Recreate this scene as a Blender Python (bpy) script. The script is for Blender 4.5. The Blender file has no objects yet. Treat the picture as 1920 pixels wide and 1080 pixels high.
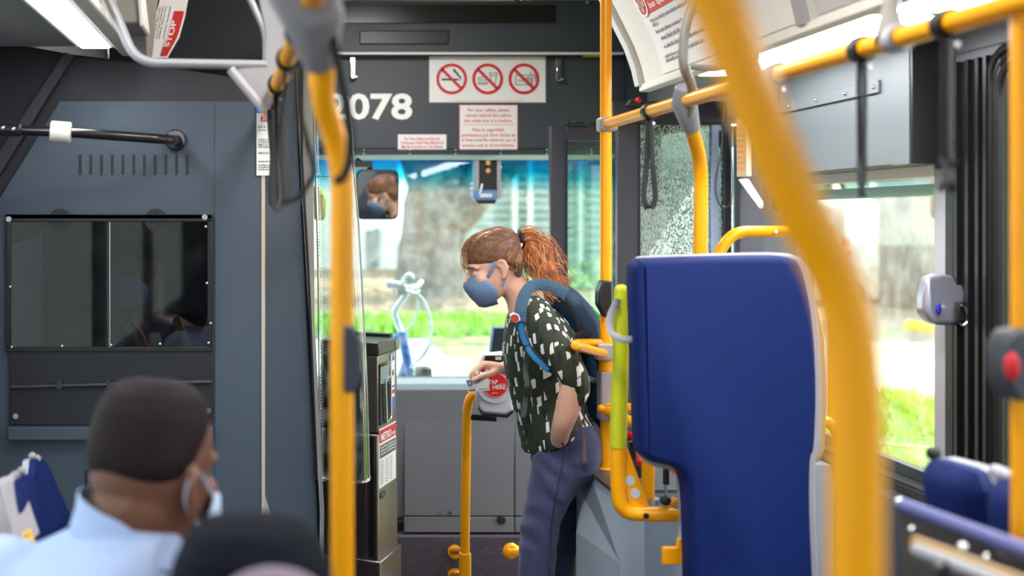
import bpy, bmesh, math, random
from mathutils import Vector, Matrix
from mathutils.bvhtree import BVHTree
random.seed(7)
V = Vector
PI = math.pi
C = bpy.context.scene.collection
S = bpy.context.scene

# ------------------------------------------------------------------ camera, light, exposure
EYE = 1.60            # eye height above the bus floor; bus axis runs along +Y
F = 2070.0            # focal length in pixels of the 1920 wide frame
VX, VY = 520.0, 415.0 # where the bus axis vanishes (the lens is shifted)
cam_d = bpy.data.cameras.new('camera')
cam_d.sensor_width = 36.0
cam_d.lens = 36.0 * F / 1920.0
cam_d.shift_x = (960 - VX) / 1920.0
cam_d.shift_y = -(540 - VY) / 1920.0
cam_d.clip_start = 0.05
cam_d.clip_end = 400
cam_d.dof.use_dof = True
cam_d.dof.focus_distance = 3.55
cam_d.dof.aperture_fstop = 1.9
cam = bpy.data.objects.new('camera', cam_d)
cam.location = (0, 0, EYE)
cam.rotation_euler = (PI / 2, 0, 0)
C.objects.link(cam)
S.camera = cam

S.view_settings.view_transform = 'Standard'
S.view_settings.look = 'None'
S.view_settings.gamma = 1.0
S.view_settings.exposure = 0.75
S.view_settings.use_curve_mapping = False
try:
    S.cycles.use_denoising = True
    S.cycles.max_bounces = 10
    S.cycles.transparent_max_bounces = 24
    S.cycles.diffuse_bounces = 5
    S.cycles.glossy_bounces = 4
    S.cycles.caustics_reflective = False
    S.cycles.caustics_refractive = False
    S.cycles.sample_clamp_indirect = 4.0
except Exception:
    pass

world = bpy.data.worlds.new('sky')
S.world = world
world.use_nodes = True
wn = world.node_tree
wn.nodes.clear()
w_out = wn.nodes.new('ShaderNodeOutputWorld')
w_bg = wn.nodes.new('ShaderNodeBackground')
w_ramp = wn.nodes.new('ShaderNodeValToRGB')
w_sep = wn.nodes.new('ShaderNodeSeparateXYZ')
w_tc = wn.nodes.new('ShaderNodeTexCoord')
wn.links.new(w_tc.outputs['Generated'], w_sep.inputs[0])
wn.links.new(w_sep.outputs['Z'], w_ramp.inputs[0])
wn.links.new(w_ramp.outputs[0], w_bg.inputs[0])
wn.links.new(w_bg.outputs[0], w_out.inputs[0])
w_ramp.color_ramp.elements[0].position = 0.0
w_ramp.color_ramp.elements[0].color = (1.0, 1.0, 1.0, 1)
w_ramp.color_ramp.elements[1].position = 0.7
w_ramp.color_ramp.elements[1].color = (0.62, 0.80, 1.0, 1)
w_bg.inputs[1].default_value = 3.0

sun_d = bpy.data.lights.new('sun', 'SUN')
sun_d.energy = 9.0
sun_d.angle = math.radians(0.6)
sun_d.color = (1.0, 0.95, 0.86)
sun = bpy.data.objects.new('sun', sun_d)
C.objects.link(sun)
sun.rotation_euler = V((-0.62, -0.45, -0.95)).to_track_quat('-Z', 'Y').to_euler()

# ------------------------------------------------------------------ helpers
def P(px, py, D):
    """the place, D metres ahead of the eye, that the photo shows at pixel (px, py)"""
    return V(((px - VX) / F * D, D, EYE - (py - VY) / F * D))

def lin(c):
    c = c / 255.0
    return c / 12.92 if c <= 0.04045 else ((c + 0.055) / 1.055) ** 2.4

def col(r, g, b):
    return (lin(r), lin(g), lin(b), 1.0)

MATS = {}
def M(name, rgb=(128, 128, 128), rough=0.5, metal=0.0, spec=0.5, bump=None, var=None, coat=0.0, sheen=0.0, emit=None, sss=0.0, stretch=None):
    """procedural principled material. bump=(scale,strength), var=(scale,amount)"""
    if name in MATS:
        return MATS[name]
    m = bpy.data.materials.new(name)
    m.use_nodes = True
    n = m.node_tree
    b = n.nodes['Principled BSDF']
    b.inputs['Base Color'].default_value = col(*rgb)
    b.inputs['Roughness'].default_value = rough
    b.inputs['Metallic'].default_value = metal
    b.inputs['Specular IOR Level'].default_value = spec
    b.inputs['Coat Weight'].default_value = coat
    b.inputs['Coat Roughness'].default_value = 0.12
    b.inputs['Sheen Weight'].default_value = sheen
    if sss:
        b.inputs['Subsurface Weight'].default_value = sss
        b.inputs['Subsurface Radius'].default_value = (0.012, 0.004, 0.002)
    if emit:
        b.inputs['Emission Color'].default_value = (emit[0], emit[1], emit[2], 1)
        b.inputs['Emission Strength'].default_value = emit[3]
    tc = n.nodes.new('ShaderNodeTexCoord')
    mp = n.nodes.new('ShaderNodeMapping')
    n.links.new(tc.outputs['Object'], mp.inputs[0])
    if stretch:
        mp.inputs['Scale'].default_value = stretch
    if var:
        nz = n.nodes.new('ShaderNodeTexNoise')
        nz.inputs['Scale'].default_value = var[0]
        nz.inputs['Detail'].default_value = 4
        n.links.new(mp.outputs[0], nz.inputs['Vector'])
        rp = n.nodes.new('ShaderNodeValToRGB')
        a = var[1]
        c = col(*rgb)
        rp.color_ramp.elements[0].position = 0.3
        rp.color_ramp.elements[1].position = 0.7
        rp.color_ramp.elements[0].color = (c[0]*(1-a), c[1]*(1-a), c[2]*(1-a), 1)
        rp.color_ramp.elements[1].color = (min(1, c[0]*(1+a)), min(1, c[1]*(1+a)), min(1, c[2]*(1+a)), 1)
        n.links.new(nz.outputs[0], rp.inputs[0])
        n.links.new(rp.outputs[0], b.inputs['Base Color'])
    if bump:
        n2 = n.nodes.new('ShaderNodeTexNoise')
        n2.inputs['Scale'].default_value = bump[0]
        n2.inputs['Detail'].default_value = 3
        n.links.new(mp.outputs[0], n2.inputs['Vector'])
        bp = n.nodes.new('ShaderNodeBump')
        bp.inputs['Strength'].default_value = bump[1]
        bp.inputs['Distance'].default_value = 0.01
        n.links.new(n2.outputs[0], bp.inputs['Height'])
        n.links.new(bp.outputs[0], b.inputs['Normal'])
    MATS[name] = m
    return m

def glassy(name, tint=(255, 255, 255), gloss=0.08, rough=0.02, dirt=0.0, drops=False, fres=True):
    """thin pane: clear, with reflections and optional dust or water drops"""
    if name in MATS:
        return MATS[name]
    m = bpy.data.materials.new(name)
    m.use_nodes = True
    n = m.node_tree
    n.nodes.clear()
    out = n.nodes.new('ShaderNodeOutputMaterial')
    tr = n.nodes.new('ShaderNodeBsdfTransparent')
    tr.inputs[0].default_value = col(*tint)
    gl = n.nodes.new('ShaderNodeBsdfGlossy')
    gl.inputs['Roughness'].default_value = rough
    mix = n.nodes.new('ShaderNodeMixShader')
    if fres:
        lw = n.nodes.new('ShaderNodeLayerWeight')
        lw.inputs[0].default_value = 0.25
        mm = n.nodes.new('ShaderNodeMath'); mm.operation = 'MULTIPLY_ADD'
        n.links.new(lw.outputs['Facing'], mm.inputs[0])
        mm.inputs[1].default_value = gloss * 4
        mm.inputs[2].default_value = gloss
        mm.use_clamp = True
        n.links.new(mm.outputs[0], mix.inputs[0])
    else:
        mix.inputs[0].default_value = gloss
    n.links.new(tr.outputs[0], mix.inputs[1])
    n.links.new(gl.outputs[0], mix.inputs[2])
    last = mix
    if dirt or drops:
        df = n.nodes.new('ShaderNodeBsdfDiffuse')
        df.inputs[0].default_value = col(225, 232, 230)
        tl = n.nodes.new('ShaderNodeBsdfTranslucent')
        tl.inputs[0].default_value = col(240, 245, 242)
        add = n.nodes.new('ShaderNodeMixShader')
        add.inputs[0].default_value = 0.75
        n.links.new(df.outputs[0], add.inputs[1])
        n.links.new(tl.outputs[0], add.inputs[2])
        tc = n.nodes.new('ShaderNodeTexCoord')
        mp = n.nodes.new('ShaderNodeMapping')
        n.links.new(tc.outputs['Object'], mp.inputs[0])
        nz = n.nodes.new('ShaderNodeTexNoise')
        rp = n.nodes.new('ShaderNodeValToRGB')
        if drops:
            mp.inputs['Scale'].default_value = (1, 1, 0.45)
            nz.inputs['Scale'].default_value = 230
            nz.inputs['Detail'].default_value = 3
            rp.color_ramp.elements[0].position = 0.51
            rp.color_ramp.elements[1].position = 0.57
            rp.color_ramp.elements[1].color = (0.9, 0.9, 0.9, 1)
        else:
            nz.inputs['Scale'].default_value = 14
            nz.inputs['Detail'].default_value = 8
            rp.color_ramp.elements[0].position = 0.42
            rp.color_ramp.elements[1].position = 0.85
            rp.color_ramp.elements[1].color = (dirt, dirt, dirt, 1)
        n.links.new(mp.outputs[0], nz.inputs['Vector'])
        n.links.new(nz.outputs[0], rp.inputs[0])
        m2 = n.nodes.new('ShaderNodeMixShader')
        n.links.new(rp.outputs[0], m2.inputs[0])
        n.links.new(mix.outputs[0], m2.inputs[1])
        n.links.new(add.outputs[0], m2.inputs[2])
        last = m2
    n.links.new(last.outputs[0], out.inputs[0])
    MATS[name] = m
    return m

OFF = {}
def tag(o, label=None, cat=None, group=None, kind=None):
    if label: o['label'] = label
    if cat: o['category'] = cat
    if group: o['group'] = group
    if kind: o['kind'] = kind
    return o

def thing(name, loc, label, cat, group=None):
    o = bpy.data.objects.new(name, None)
    o.empty_display_size = 0.05
    C.objects.link(o)
    o.location = loc
    OFF[o.name] = V(loc)
    return tag(o, label, cat, group)

def fillet(pts, r, n=7):
    pts = [V(p) for p in pts]
    if len(pts) < 3:
        return pts
    out = [pts[0]]
    for i in range(1, len(pts) - 1):
        a, b, c = pts[i-1], pts[i], pts[i+1]
        rr = min(r, (a-b).length * 0.48, (c-b).length * 0.48)
        p0 = b + (a-b).normalized() * rr
        p2 = b + (c-b).normalized() * rr
        for k in range(n + 1):
            t = k / n
            out.append(p0 * (1-t)**2 + b * 2*t*(1-t) + p2 * t*t)
    out.append(pts[-1])
    return out

def spline(pts, n=6):
    """Catmull-Rom through the points (works on tuples of any length)"""
    pts = [tuple(p) for p in pts]
    out = []
    L = len(pts)
    for i in range(L - 1):
        p0 = pts[max(i-1, 0)]; p1 = pts[i]; p2 = pts[i+1]; p3 = pts[min(i+2, L-1)]
        for k in range(n):
            t = k / n
            out.append(tuple(0.5*((2*b) + (-a+c)*t + (2*a-5*b+4*c-d)*t*t + (-a+3*b-3*c+d)*t**3) for a, b, c, d in zip(p0, p1, p2, p3)))
    out.append(pts[-1])
    return out

class MB:
    def __init__(self):
        self.v = []; self.f = []; self.mi = []; self.cur = 0
    def add(self, vs, fs):
        o = len(self.v)
        self.v += [V(p) for p in vs]
        self.f += [tuple(i + o for i in f) for f in fs]
        self.mi += [self.cur] * len(fs)
        return self
    def box(self, a, b, rz=0, piv=None):
        x0, x1 = sorted((a[0], b[0])); y0, y1 = sorted((a[1], b[1])); z0, z1 = sorted((a[2], b[2]))
        vs = [V((x, y, z)) for z in (z0, z1) for y in (y0, y1) for x in (x0, x1)]
        if rz:
            pv = V(piv) if piv is not None else V(((x0+x1)/2, (y0+y1)/2, 0))
            R = Matrix.Rotation(rz, 3, 'Z')
            vs = [R @ (p - pv) + pv for p in vs]
        return self.add(vs, [(0, 2, 3, 1), (4, 5, 7, 6), (0, 1, 5, 4), (2, 6, 7, 3), (0, 4, 6, 2), (1, 3, 7, 5)])
    def prism(self, poly, d):
        """extrude a polygon (list of 3D points) by vector d"""
        n = len(poly); d = V(d)
        vs = [V(p) for p in poly] + [V(p) + d for p in poly]
        nr = V((0, 0, 0))
        for i in range(n):
            a, b = vs[i], vs[(i+1) % n]
            nr += a.cross(b)
        fs = [tuple(range(n)), tuple(range(2*n-1, n-1, -1))] + [(i, i+n, (i+1) % n + n, (i+1) % n) for i in range(n)]
        if nr.dot(d) > 0:
            fs = [tuple(reversed(f)) for f in fs]
        return self.add(vs, fs)
    def quad(self, a, b, c, d):
        return self.add([a, b, c, d], [(0, 1, 2, 3)])
    def tube(self, path, r, seg=12, flat=1.0, up=None, cap=True, twist=0.0):
        path = [V(p) for p in path]
        n = len(path)
        rad = r if isinstance(r, (list, tuple)) else [r] * n
        T = []
        for i in range(n):
            t = path[min(i+1, n-1)] - path[max(i-1, 0)]
            T.append(t.normalized() if t.length > 1e-9 else V((0, 0, 1)))
        u = V(up) if up is not None else (V((0, 0, 1)) if abs(T[0].z) < 0.9 else V((1, 0, 0)))
        vs = []
        for i in range(n):
            u = (u - T[i] * u.dot(T[i]))
            if u.length < 1e-6: u = T[i].orthogonal()
            u.normalize()
            w = T[i].cross(u)
            for k in range(seg):
                a = 2*PI*k/seg + twist
                vs.append(path[i] + u * math.cos(a) * rad[i] + w * math.sin(a) * rad[i] * flat)
            if up is not None: u = V(up)
        fs = []
        for i in range(n-1):
            for k in range(seg):
                a = i*seg + k; b = i*seg + (k+1) % seg
                fs.append((a, b, b+seg, a+seg))
        if cap:
            fs.append(tuple(range(seg-1, -1, -1)))
            fs.append(tuple(range((n-1)*seg, n*seg)))
        return self.add(vs, fs)
    def limb(self, pts, rads, flat=1.0, up=None, seg=16, sub=5):
        """tapering round-ended limb through joints"""
        s = spline([tuple(p) + (r,) for p, r in zip(pts, rads)], sub)
        path = [V(q[:3]) for q in s]; rr = [q[3] for q in s]
        d0 = (path[0] - path[1]).normalized(); d1 = (path[-1] - path[-2]).normalized()
        pre = [path[0] + d0 * rr[0] * k for k in (0.97, 0.75, 0.4)]
        pr = [rr[0] * k for k in (0.22, 0.66, 0.92)]
        post = [path[-1] + d1 * rr[-1] * k for k in (0.4, 0.75, 0.97)]
        po = [rr[-1] * k for k in (0.92, 0.66, 0.22)]
        return self.tube(pre + path + post, pr + rr + po, seg=seg, flat=flat, up=up)
    def cyl(self, c, axis, r, h, seg=24, r2=None):
        c = V(c); ax = V(axis).normalized()
        return self.tube([c, c + ax*h], [r, r if r2 is None else r2], seg=seg)
    def rings(self, rings, close=True, cap=True):
        n = len(rings[0]); vs = [p for r in rings for p in r]; fs = []
        for i in range(len(rings)-1):
            for k in range(n if close else n-1):
                a = i*n+k; b = i*n+(k+1) % n
                fs.append((a, b, b+n, a+n))
        if cap and close:
            fs.append(tuple(range(n-1, -1, -1)))
            fs.append(tuple(range((len(rings)-1)*n, len(rings)*n)))
        return self.add(vs, fs)
    def sphere(self, c, r, seg=16, rg=10, sc=(1, 1, 1), R=None):
        c = V(c); rings = []
        for i in range(rg+1):
            t = PI*i/rg
            t = min(max(t, 0.02), PI-0.02)
            ring = []
            for k in range(seg):
                a = 2*PI*k/seg
                p = V((math.sin(t)*math.cos(a)*sc[0], math.sin(t)*math.sin(a)*sc[1], -math.cos(t)*sc[2])) * r
                if R is not None: p = R @ p
                ring.append(c + p)
            rings.append(ring)
        return self.rings(rings)
    def obj(self, name, mat, parent=None, bev=0.0, smooth=True, seg=2, loc=None, fix=True, angle=35):
        me = bpy.data.meshes.new(name)
        if parent is not None:
            off = OFF[parent.name]
        elif loc is not None:
            off = V(loc)
        else:
            xs = [p.x for p in self.v]; ys = [p.y for p in self.v]; zs = [p.z for p in self.v]
            off = V(((min(xs)+max(xs))/2, (min(ys)+max(ys))/2, min(zs)))
        me.from_pydata([p - off for p in self.v], [], self.f)
        mats = mat if isinstance(mat, (list, tuple)) else [mat]
        for m in mats: me.materials.append(m)
        for p, i in zip(me.polygons, self.mi): p.material_index = i
        bm = bmesh.new(); bm.from_mesh(me)
        if fix: bmesh.ops.recalc_face_normals(bm, faces=bm.faces)
        for e in bm.edges:
            if len(e.link_faces) == 2:
                e.smooth = e.calc_face_angle(0) < math.radians(angle)
        for f in bm.faces: f.smooth = smooth
        bm.to_mesh(me); bm.free()
        o = bpy.data.objects.new(name, me)
        C.objects.link(o)
        if parent is not None:
            o.parent = parent
            OFF[o.name] = off.copy()
        else:
            o.location = off
            OFF[o.name] = off.copy()
        if bev:
            b = o.modifiers.new('bevel', 'BEVEL')
            b.width = bev; b.segments = seg; b.limit_method = 'ANGLE'; b.angle_limit = math.radians(40)
        return o

def islands(mb):
    n = len(mb.v); par = list(range(n))
    def find(a):
        while par[a] != a:
            par[a] = par[par[a]]; a = par[a]
        return a
    for f in mb.f:
        r = find(f[0])
        for i in f[1:]: par[find(i)] = r
    out = {}
    for f in mb.f: out.setdefault(find(f[0]), []).append(f)
    res = []
    for fs in out.values():
        used = sorted({i for f in fs for i in f}); mp = {a: b for b, a in enumerate(used)}
        m = MB(); m.v = [mb.v[i] for i in used]; m.f = [tuple(mp[i] for i in f) for f in fs]; m.mi = [0]*len(fs); res.append(m)
    return res
def objs(mb, name, mat, parent, **kw):
    """every separate piece of mb becomes a part of its own"""
    return [m.obj(name, mat, parent, **kw) for m in islands(mb)]

def remeshed(mb, voxel, smooth_it=3, fac=0.5):
    """join overlapping closed shapes of mb into one continuous skin; returns an MB"""
    me = bpy.data.meshes.new('tmp'); me.from_pydata(mb.v, [], mb.f)
    bm = bmesh.new(); bm.from_mesh(me); bmesh.ops.recalc_face_normals(bm, faces=bm.faces); bm.to_mesh(me); bm.free()
    o = bpy.data.objects.new('tmp', me); C.objects.link(o)
    r = o.modifiers.new('r', 'REMESH'); r.mode = 'VOXEL'; r.voxel_size = voxel
    if smooth_it:
        s = o.modifiers.new('s', 'SMOOTH'); s.factor = fac; s.iterations = smooth_it
    dg = bpy.context.evaluated_depsgraph_get()
    ev = o.evaluated_get(dg)
    m2 = bpy.data.meshes.new_from_object(ev)
    out = MB()
    out.v = [v.co.copy() for v in m2.vertices]
    out.f = [tuple(p.vertices) for p in m2.polygons]
    out.mi = [0] * len(out.f)
    bpy.data.objects.remove(o); bpy.data.meshes.remove(me); bpy.data.meshes.remove(m2)
    return out

def textmb(mb, s, at, right, up, h, width=None, align='CENTER', bold=0.0, ext=0.0006, shear=0.0):
    """letters as geometry: cap height h, optional total width"""
    cu = bpy.data.curves.new('t', 'FONT')
    cu.body = s; cu.size = 1.0; cu.extrude = 0.0; cu.offset = bold; cu.shear = shear
    cu.resolution_u = 3
    o = bpy.data.objects.new('t', cu); C.objects.link(o)
    dg = bpy.context.evaluated_depsgraph_get()
    me = bpy.data.meshes.new_from_object(o.evaluated_get(dg))
    vs = [v.co.copy() for v in me.vertices]; fs = [tuple(p.vertices) for p in me.polygons]
    bpy.data.objects.remove(o); bpy.data.curves.remove(cu); bpy.data.meshes.remove(me)
    if not vs: return
    x0 = min(p.x for p in vs); x1 = max(p.x for p in vs)
    sy = h / 0.70
    sx = width / (x1 - x0) if width else sy
    if align == 'CENTER': ox = -(x0+x1)/2
    elif align == 'LEFT': ox = -x0
    else: ox = -x1
    R = V(right).normalized(); U = V(up).normalized(); N = R.cross(U)
    mb.add([V(at) + R*((p.x+ox)*sx) + U*(p.y*sy) + N*ext for p in vs], fs)

def wordmark_lines(mb, at, right, up, w, h, rnd, N=None, ext=0.0008):
    """a line of lettering too small to read: short dark strokes in word groups"""
    R = V(right).normalized(); U = V(up).normalized(); N = R.cross(U)
    x = 0.0
    while x < w - h*0.4:
        wl = h * rnd.uniform(1.2, 5)
        e = min(x + wl, w)
        while x < e:
            a = h * rnd.uniform(0.25, 0.5); hh = h * rnd.choice((0.65, 0.65, 1.0))
            p = V(at) + R*x + N*ext
            mb.add([p, p + R*a*0.72, p + R*a*0.72 + U*hh, p + U*hh], [(0, 1, 2, 3)])
            x += a
        x += h * 0.45

def copy_tree(o, parent=None, dz=None):
    c = o.copy(); C.objects.link(c)
    OFF[c.name] = OFF.get(o.name, V((0, 0, 0))).copy()
    if parent is not None: c.parent = parent
    for ch in [k for k in C.objects if k.parent == o]:
        copy_tree(ch, c)
    return c

RX = V((1, 0, 0)); UZ = V((0, 0, 1)); FY = V((0, 1, 0))

# ------------------------------------------------------------------ palette
yellow = M('yellow_powder_coat', (252, 170, 0), 0.34, coat=0.1, spec=.35, bump=(60, 0.02))
lime = M('lime_vinyl', (196, 200, 20), 0.5, bump=(300, 0.1))
slate = M('slate_plastic', (66, 78, 92), 0.55, bump=(900, 0.12), var=(3, 0.06))
slate_dark = M('dark_padded_vinyl', (40, 38, 48), 0.5, bump=(500, 0.25), var=(5, 0.12))
header_m = M('charcoal_header', (55, 61, 70), 0.5, bump=(900, 0.1))
black_m = M('black_plastic', (22, 22, 25), 0.4, bump=(300, 0.06))
blackrub = M('black_rubber', (20, 19, 21), 0.38, bump=(80, 0.05))
webbing = M('black_webbing', (30, 32, 36), 0.75, bump=(700, 0.4))
darkframe = M('dark_anodized', (52, 50, 60), 0.4, bump=(500, 0.04))
greymetal = M('grey_painted_metal', (160, 160, 168), 0.4, bump=(300, 0.04))
lightgrey = M('light_grey_plastic', (205, 206, 204), 0.45, bump=(300, 0.03))
offwhite = M('off_white_plastic', (222, 220, 214), 0.45, bump=(300, 0.03))
silver = M('silver_metal', (190, 190, 195), 0.28, 1.0, bump=(200, 0.03))
steel = M('brushed_steel', (150, 142, 135), 0.34, 1.0, bump=(160, 0.08), stretch=(1, 1, 0.02), var=(20, 0.1))
chrome = M('polished_steel', (220, 220, 224), 0.15, 1.0, bump=(20, 0.02))
paper = M('white_card', (236, 234, 234), 0.55, bump=(90, 0.02))
red_ink = M('red_ink', (205, 28, 42), 0.5, bump=(90, 0.02))
black_ink = M('black_ink', (40, 40, 46), 0.5, bump=(90, 0.02))
grey_ink = M('grey_ink', (110, 110, 120), 0.5, bump=(90, 0.02))
white_ink = M('white_ink', (244, 244, 244), 0.5, bump=(90, 0.02))
blue_ink = M('blue_ink', (30, 100, 200), 0.5, bump=(90, 0.02))
bluefab = M('blue_vinyl', (5, 31, 94), 0.6, spec=.2, bump=(700, 0.35), var=(60, 0.12))
greyfab = M('grey_seat_shell', (172, 168, 176), 0.5, bump=(100, 0.05))
# ------------------------------------------------------------------ bus body
XR, XL = 1.75, -0.85
YB, YF = -4.2, 5.55
ZC = 2.65
def struct(o): o['kind'] = 'structure'; return o

# speckled vinyl floor
def speckle(name, base):
    m = M(name, base, 0.55, var=(40, 0.08))
    n = m.node_tree; b = n.nodes['Principled BSDF']
    tc = n.nodes.new('ShaderNodeTexCoord'); vo = n.nodes.new('ShaderNodeTexVoronoi')
    vo.inputs['Scale'].default_value = 95
    n.links.new(tc.outputs['Object'], vo.inputs['Vector'])
    lt = n.nodes.new('ShaderNodeMath'); lt.operation = 'LESS_THAN'; lt.inputs[1].default_value = 0.16
    n.links.new(vo.outputs['Distance'], lt.inputs[0])
    sp = n.nodes.new('ShaderNodeSeparateColor'); n.links.new(vo.outputs['Color'], sp.inputs[0])
    gt = n.nodes.new('ShaderNodeMath'); gt.operation = 'GREATER_THAN'; gt.inputs[1].default_value = 0.66
    n.links.new(sp.outputs[0], gt.inputs[0])
    ml = n.nodes.new('ShaderNodeMath'); ml.operation = 'MULTIPLY'
    n.links.new(lt.outputs[0], ml.inputs[0]); n.links.new(gt.outputs[0], ml.inputs[1])
    rp = n.nodes.new('ShaderNodeValToRGB'); rp.color_ramp.interpolation = 'CONSTANT'
    e = rp.color_ramp.elements
    e[0].color = col(190, 160, 80); e[1].position = 0.35; e[1].color = col(110, 140, 190)
    k = e.new(0.6); k.color = col(190, 190, 195); k = e.new(0.8); k.color = col(190, 100, 80)
    n.links.new(sp.outputs[1], rp.inputs[0])
    mx = n.nodes.new('ShaderNodeMix'); mx.data_type = 'RGBA'
    src = b.inputs['Base Color'].links[0].from_socket
    n.links.new(ml.outputs[0], mx.inputs[0]); n.links.new(src, mx.inputs[6]); n.links.new(rp.outputs[0], mx.inputs[7])
    n.links.new(mx.outputs[2], b.inputs['Base Color'])
    return m
floor_m = speckle('speckled_vinyl_floor', (74, 68, 78))
struct(MB().box((XL, YB, -0.12), (XR, 4.80, 0.0)).obj('floor', floor_m))
struct(MB().box((-0.3, 4.80, 0.0), (1.30, 4.86, 0.235)).obj('trim_1', floor_m, bev=0.01))     # covered riser under the dash
struct(MB().box((XL, YB, ZC), (XR, YF + 0.1, ZC + 0.05)).obj('ceiling', lightgrey))

# right wall: lower skirt, posts, upper band; windows between
wallm = M('wall_grey_laminate', (120, 122, 128), 0.5, bump=(300, 0.05), var=(4, 0.05))
SILL = 0.905
w = MB()
w.box((XR, YB, 0), (XR + 0.06, 3.98, SILL))
w.box((XR, YB, 2.03), (XR + 0.06, YF, ZC))
w.box((XR, 2.87, 1.74), (XR + 0.06, 3.98, 2.03))
w.box((XR, 3.72, SILL), (XR + 0.06, 3.98, 1.74))
w.box((XR, 5.2, -0.1), (XR + 0.06, YF, 2.03))
w.box((XR, 3.98, 2.0), (XR + 0.06, 5.2, 2.03))
w.box((XR, 2.67, SILL), (XR + 0.06, 2.87, 2.03))
w.box((XR, 0.55, SILL), (XR + 0.06, 0.72, 2.03))
w.box((XR, -1.35, SILL), (XR + 0.06, -1.2, 2.03))
struct(w.obj('wall_right', wallm, bev=0.004))
# left wall with passenger windows behind the driver partition
w = MB()
w.box((XL - 0.06, YB, 0), (XL, YF, SILL))
w.box((XL - 0.06, YB, 2.0), (XL, YF, ZC))
w.box((XL - 0.06, 2.75, SILL), (XL, 4.4, 2.0))
w.box((XL - 0.06, 0.75, SILL), (XL, 0.85, 2.0))
w.box((XL - 0.06, 5.3, SILL), (XL, YF, 2.0))
w.box((XL - 0.06, -1.3, SILL), (XL, -1.2, 2.0))
struct(w.obj('wall_left', wallm))
for y0, y1, k in ((YB, 0.75, 1), (0.85, 2.75, 2), (4.4, 5.3, 3)):
    struct(MB().box((XL - 0.035, y0, SILL), (XL - 0.03, y1, 2.0)).obj('window_%d' % (k + 4), glassy('side_glass', (205, 212, 208), 0.05)))

struct(MB().box((XL - .06, YB - .05, 0), (XR + .06, YB, ZC)).obj('wall_rear', wallm))
# front of the bus: cap below the windshield, side pillars, header over it
front = MB()
front.box((XL, YF, -0.3), (XR, YF + 0.08, 0.81))
front.box((XL, YF, 1.98), (XR, YF + 0.08, ZC))
front.box((XL, YF, 0.81), (XL + 0.1, YF + 0.08, 1.98))
front.box((1.69, YF, 0.81), (XR + 0.06, YF + 0.08, 1.98))
struct(front.obj('wall_front', darkframe, bev=0.006))

# windshield with the blue sun band at its top (tint lives in the glass)
def windshield_mat():
    m = glassy('windshield_glass', (232, 244, 240), 0.05, dirt=0.10)
    n = m.node_tree
    tr = [k for k in n.nodes if k.type == 'BSDF_TRANSPARENT'][0]
    tc = n.nodes.new('ShaderNodeTexCoord'); sp = n.nodes.new('ShaderNodeSeparateXYZ')
    n.links.new(tc.outputs['Object'], sp.inputs[0])
    rp = n.nodes.new('ShaderNodeValToRGB')
    mr = n.nodes.new('ShaderNodeMapRange')
    mr.inputs[1].default_value = 0.90; mr.inputs[2].default_value = 1.15
    n.links.new(sp.outputs[2], mr.inputs[0]); n.links.new(mr.outputs[0], rp.inputs[0])
    e = rp.color_ramp.elements
    e[0].position = 0.12; e[0].color = col(236, 246, 242)
    e[1].position = 0.85; e[1].color = col(0, 150, 205)
    k = e.new(0.50); k.color = col(70, 200, 222)
    n.links.new(rp.outputs[0], tr.inputs[0])
    return m
ws = MB().box((XL + 0.1, YF + 0.02, 0.81), (1.69, YF + 0.026, 1.98)).obj('window_1', windshield_mat())
struct(ws)
# bright lip under the header and its hinged charcoal flap
MB_ = MB()
MB_.prism([P(590, 291, 5.40), P(590, 300, 5.46), P(590, 296, 5.52), P(590, 289, 5.5)], (1.47, 0, 0))
struct(MB_.obj('trim_2', offwhite))
hd = thing('header_panel', (0.75, 5.3, 1.9), 'charcoal hinged header panel with white bus number above the windshield', 'panel')
a = P(560, 105, 5.3); b = P(1172, 279, 5.3)
MB().box((a.x, 5.30, b.z), (b.x, 5.36, a.z)).obj('flap', header_m, hd, bev=0.003)
lip = MB(); lip.box(P(560, 280, 5.29), P(1172, 291, 5.34)); lip.box(P(560, 283, 5.285), P(1172, 285, 5.29))
lipo = lip.obj('lower_rail', header_m, hd, bev=0.002)
rv = MB()
for px in (682, 768, 854, 939, 1025, 1109):
    for py in (281, 288): rv.sphere(P(px, py, 5.285), 0.006, 10, 6)
objs(rv, 'rivet', silver, hd)
for px, w_, y0, y1 in ((661, 4, 108, 144), (1046, 4, 110, 148)):
    k = MB(); k.box(P(px - w_, y0, 5.27), P(px + w_, y1, 5.30)); k.box(P(px - 2, y0 + 8, 5.25), P(px + 3, y1 + 4, 5.27)); k.box(P(px-3, y1-2, 5.25), P(px+9, y1 + 2, 5.27))
    k.obj('latch', chrome, hd, bev=0.002)
t = MB(); textmb(t, '2078', P(693, 222, 5.298), RX, UZ, 0.117, width=0.41, bold=0.028)
t.obj('bus_number', white_ink, hd)
# upper charcoal fascia with display
fa = thing('destination_fascia', (0.7, 5.24, 2.4), 'dark upper fascia above the bus number with a long black display', 'panel')
a = P(250, -60, 5.24); b = P(1172, 98, 5.24)
MB().box((a.x, 5.24, b.z), (b.x, 5.29, ZC)).obj('fascia_board', header_m, fa, bev=0.004)
dm = M('led_display_black', (12, 8, 8), 0.25, bump=(20, 0.01), var=(800, 0.6))
MB().box(P(634, 9, 5.23), P(1041, 44, 5.24)).obj('led_display', dm, fa, bev=0.002)
sl = P(674, 57, 5.23); sl2 = P(842, 83, 5.23)
MB().box((sl.x, 5.23, sl2.z), (sl2.x, 5.24, sl.z)).obj('slot_cover', black_m, fa, bev=0.01, seg=4)
MB().box(P(250, 97.5, 5.225), P(1168, 103, 5.24)).obj('lower_ledge', offwhite, fa, bev=0.002)
MB().sphere(P(974, -8, 5.23), 0.03).obj('camera_dome', chrome, fa)
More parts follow.
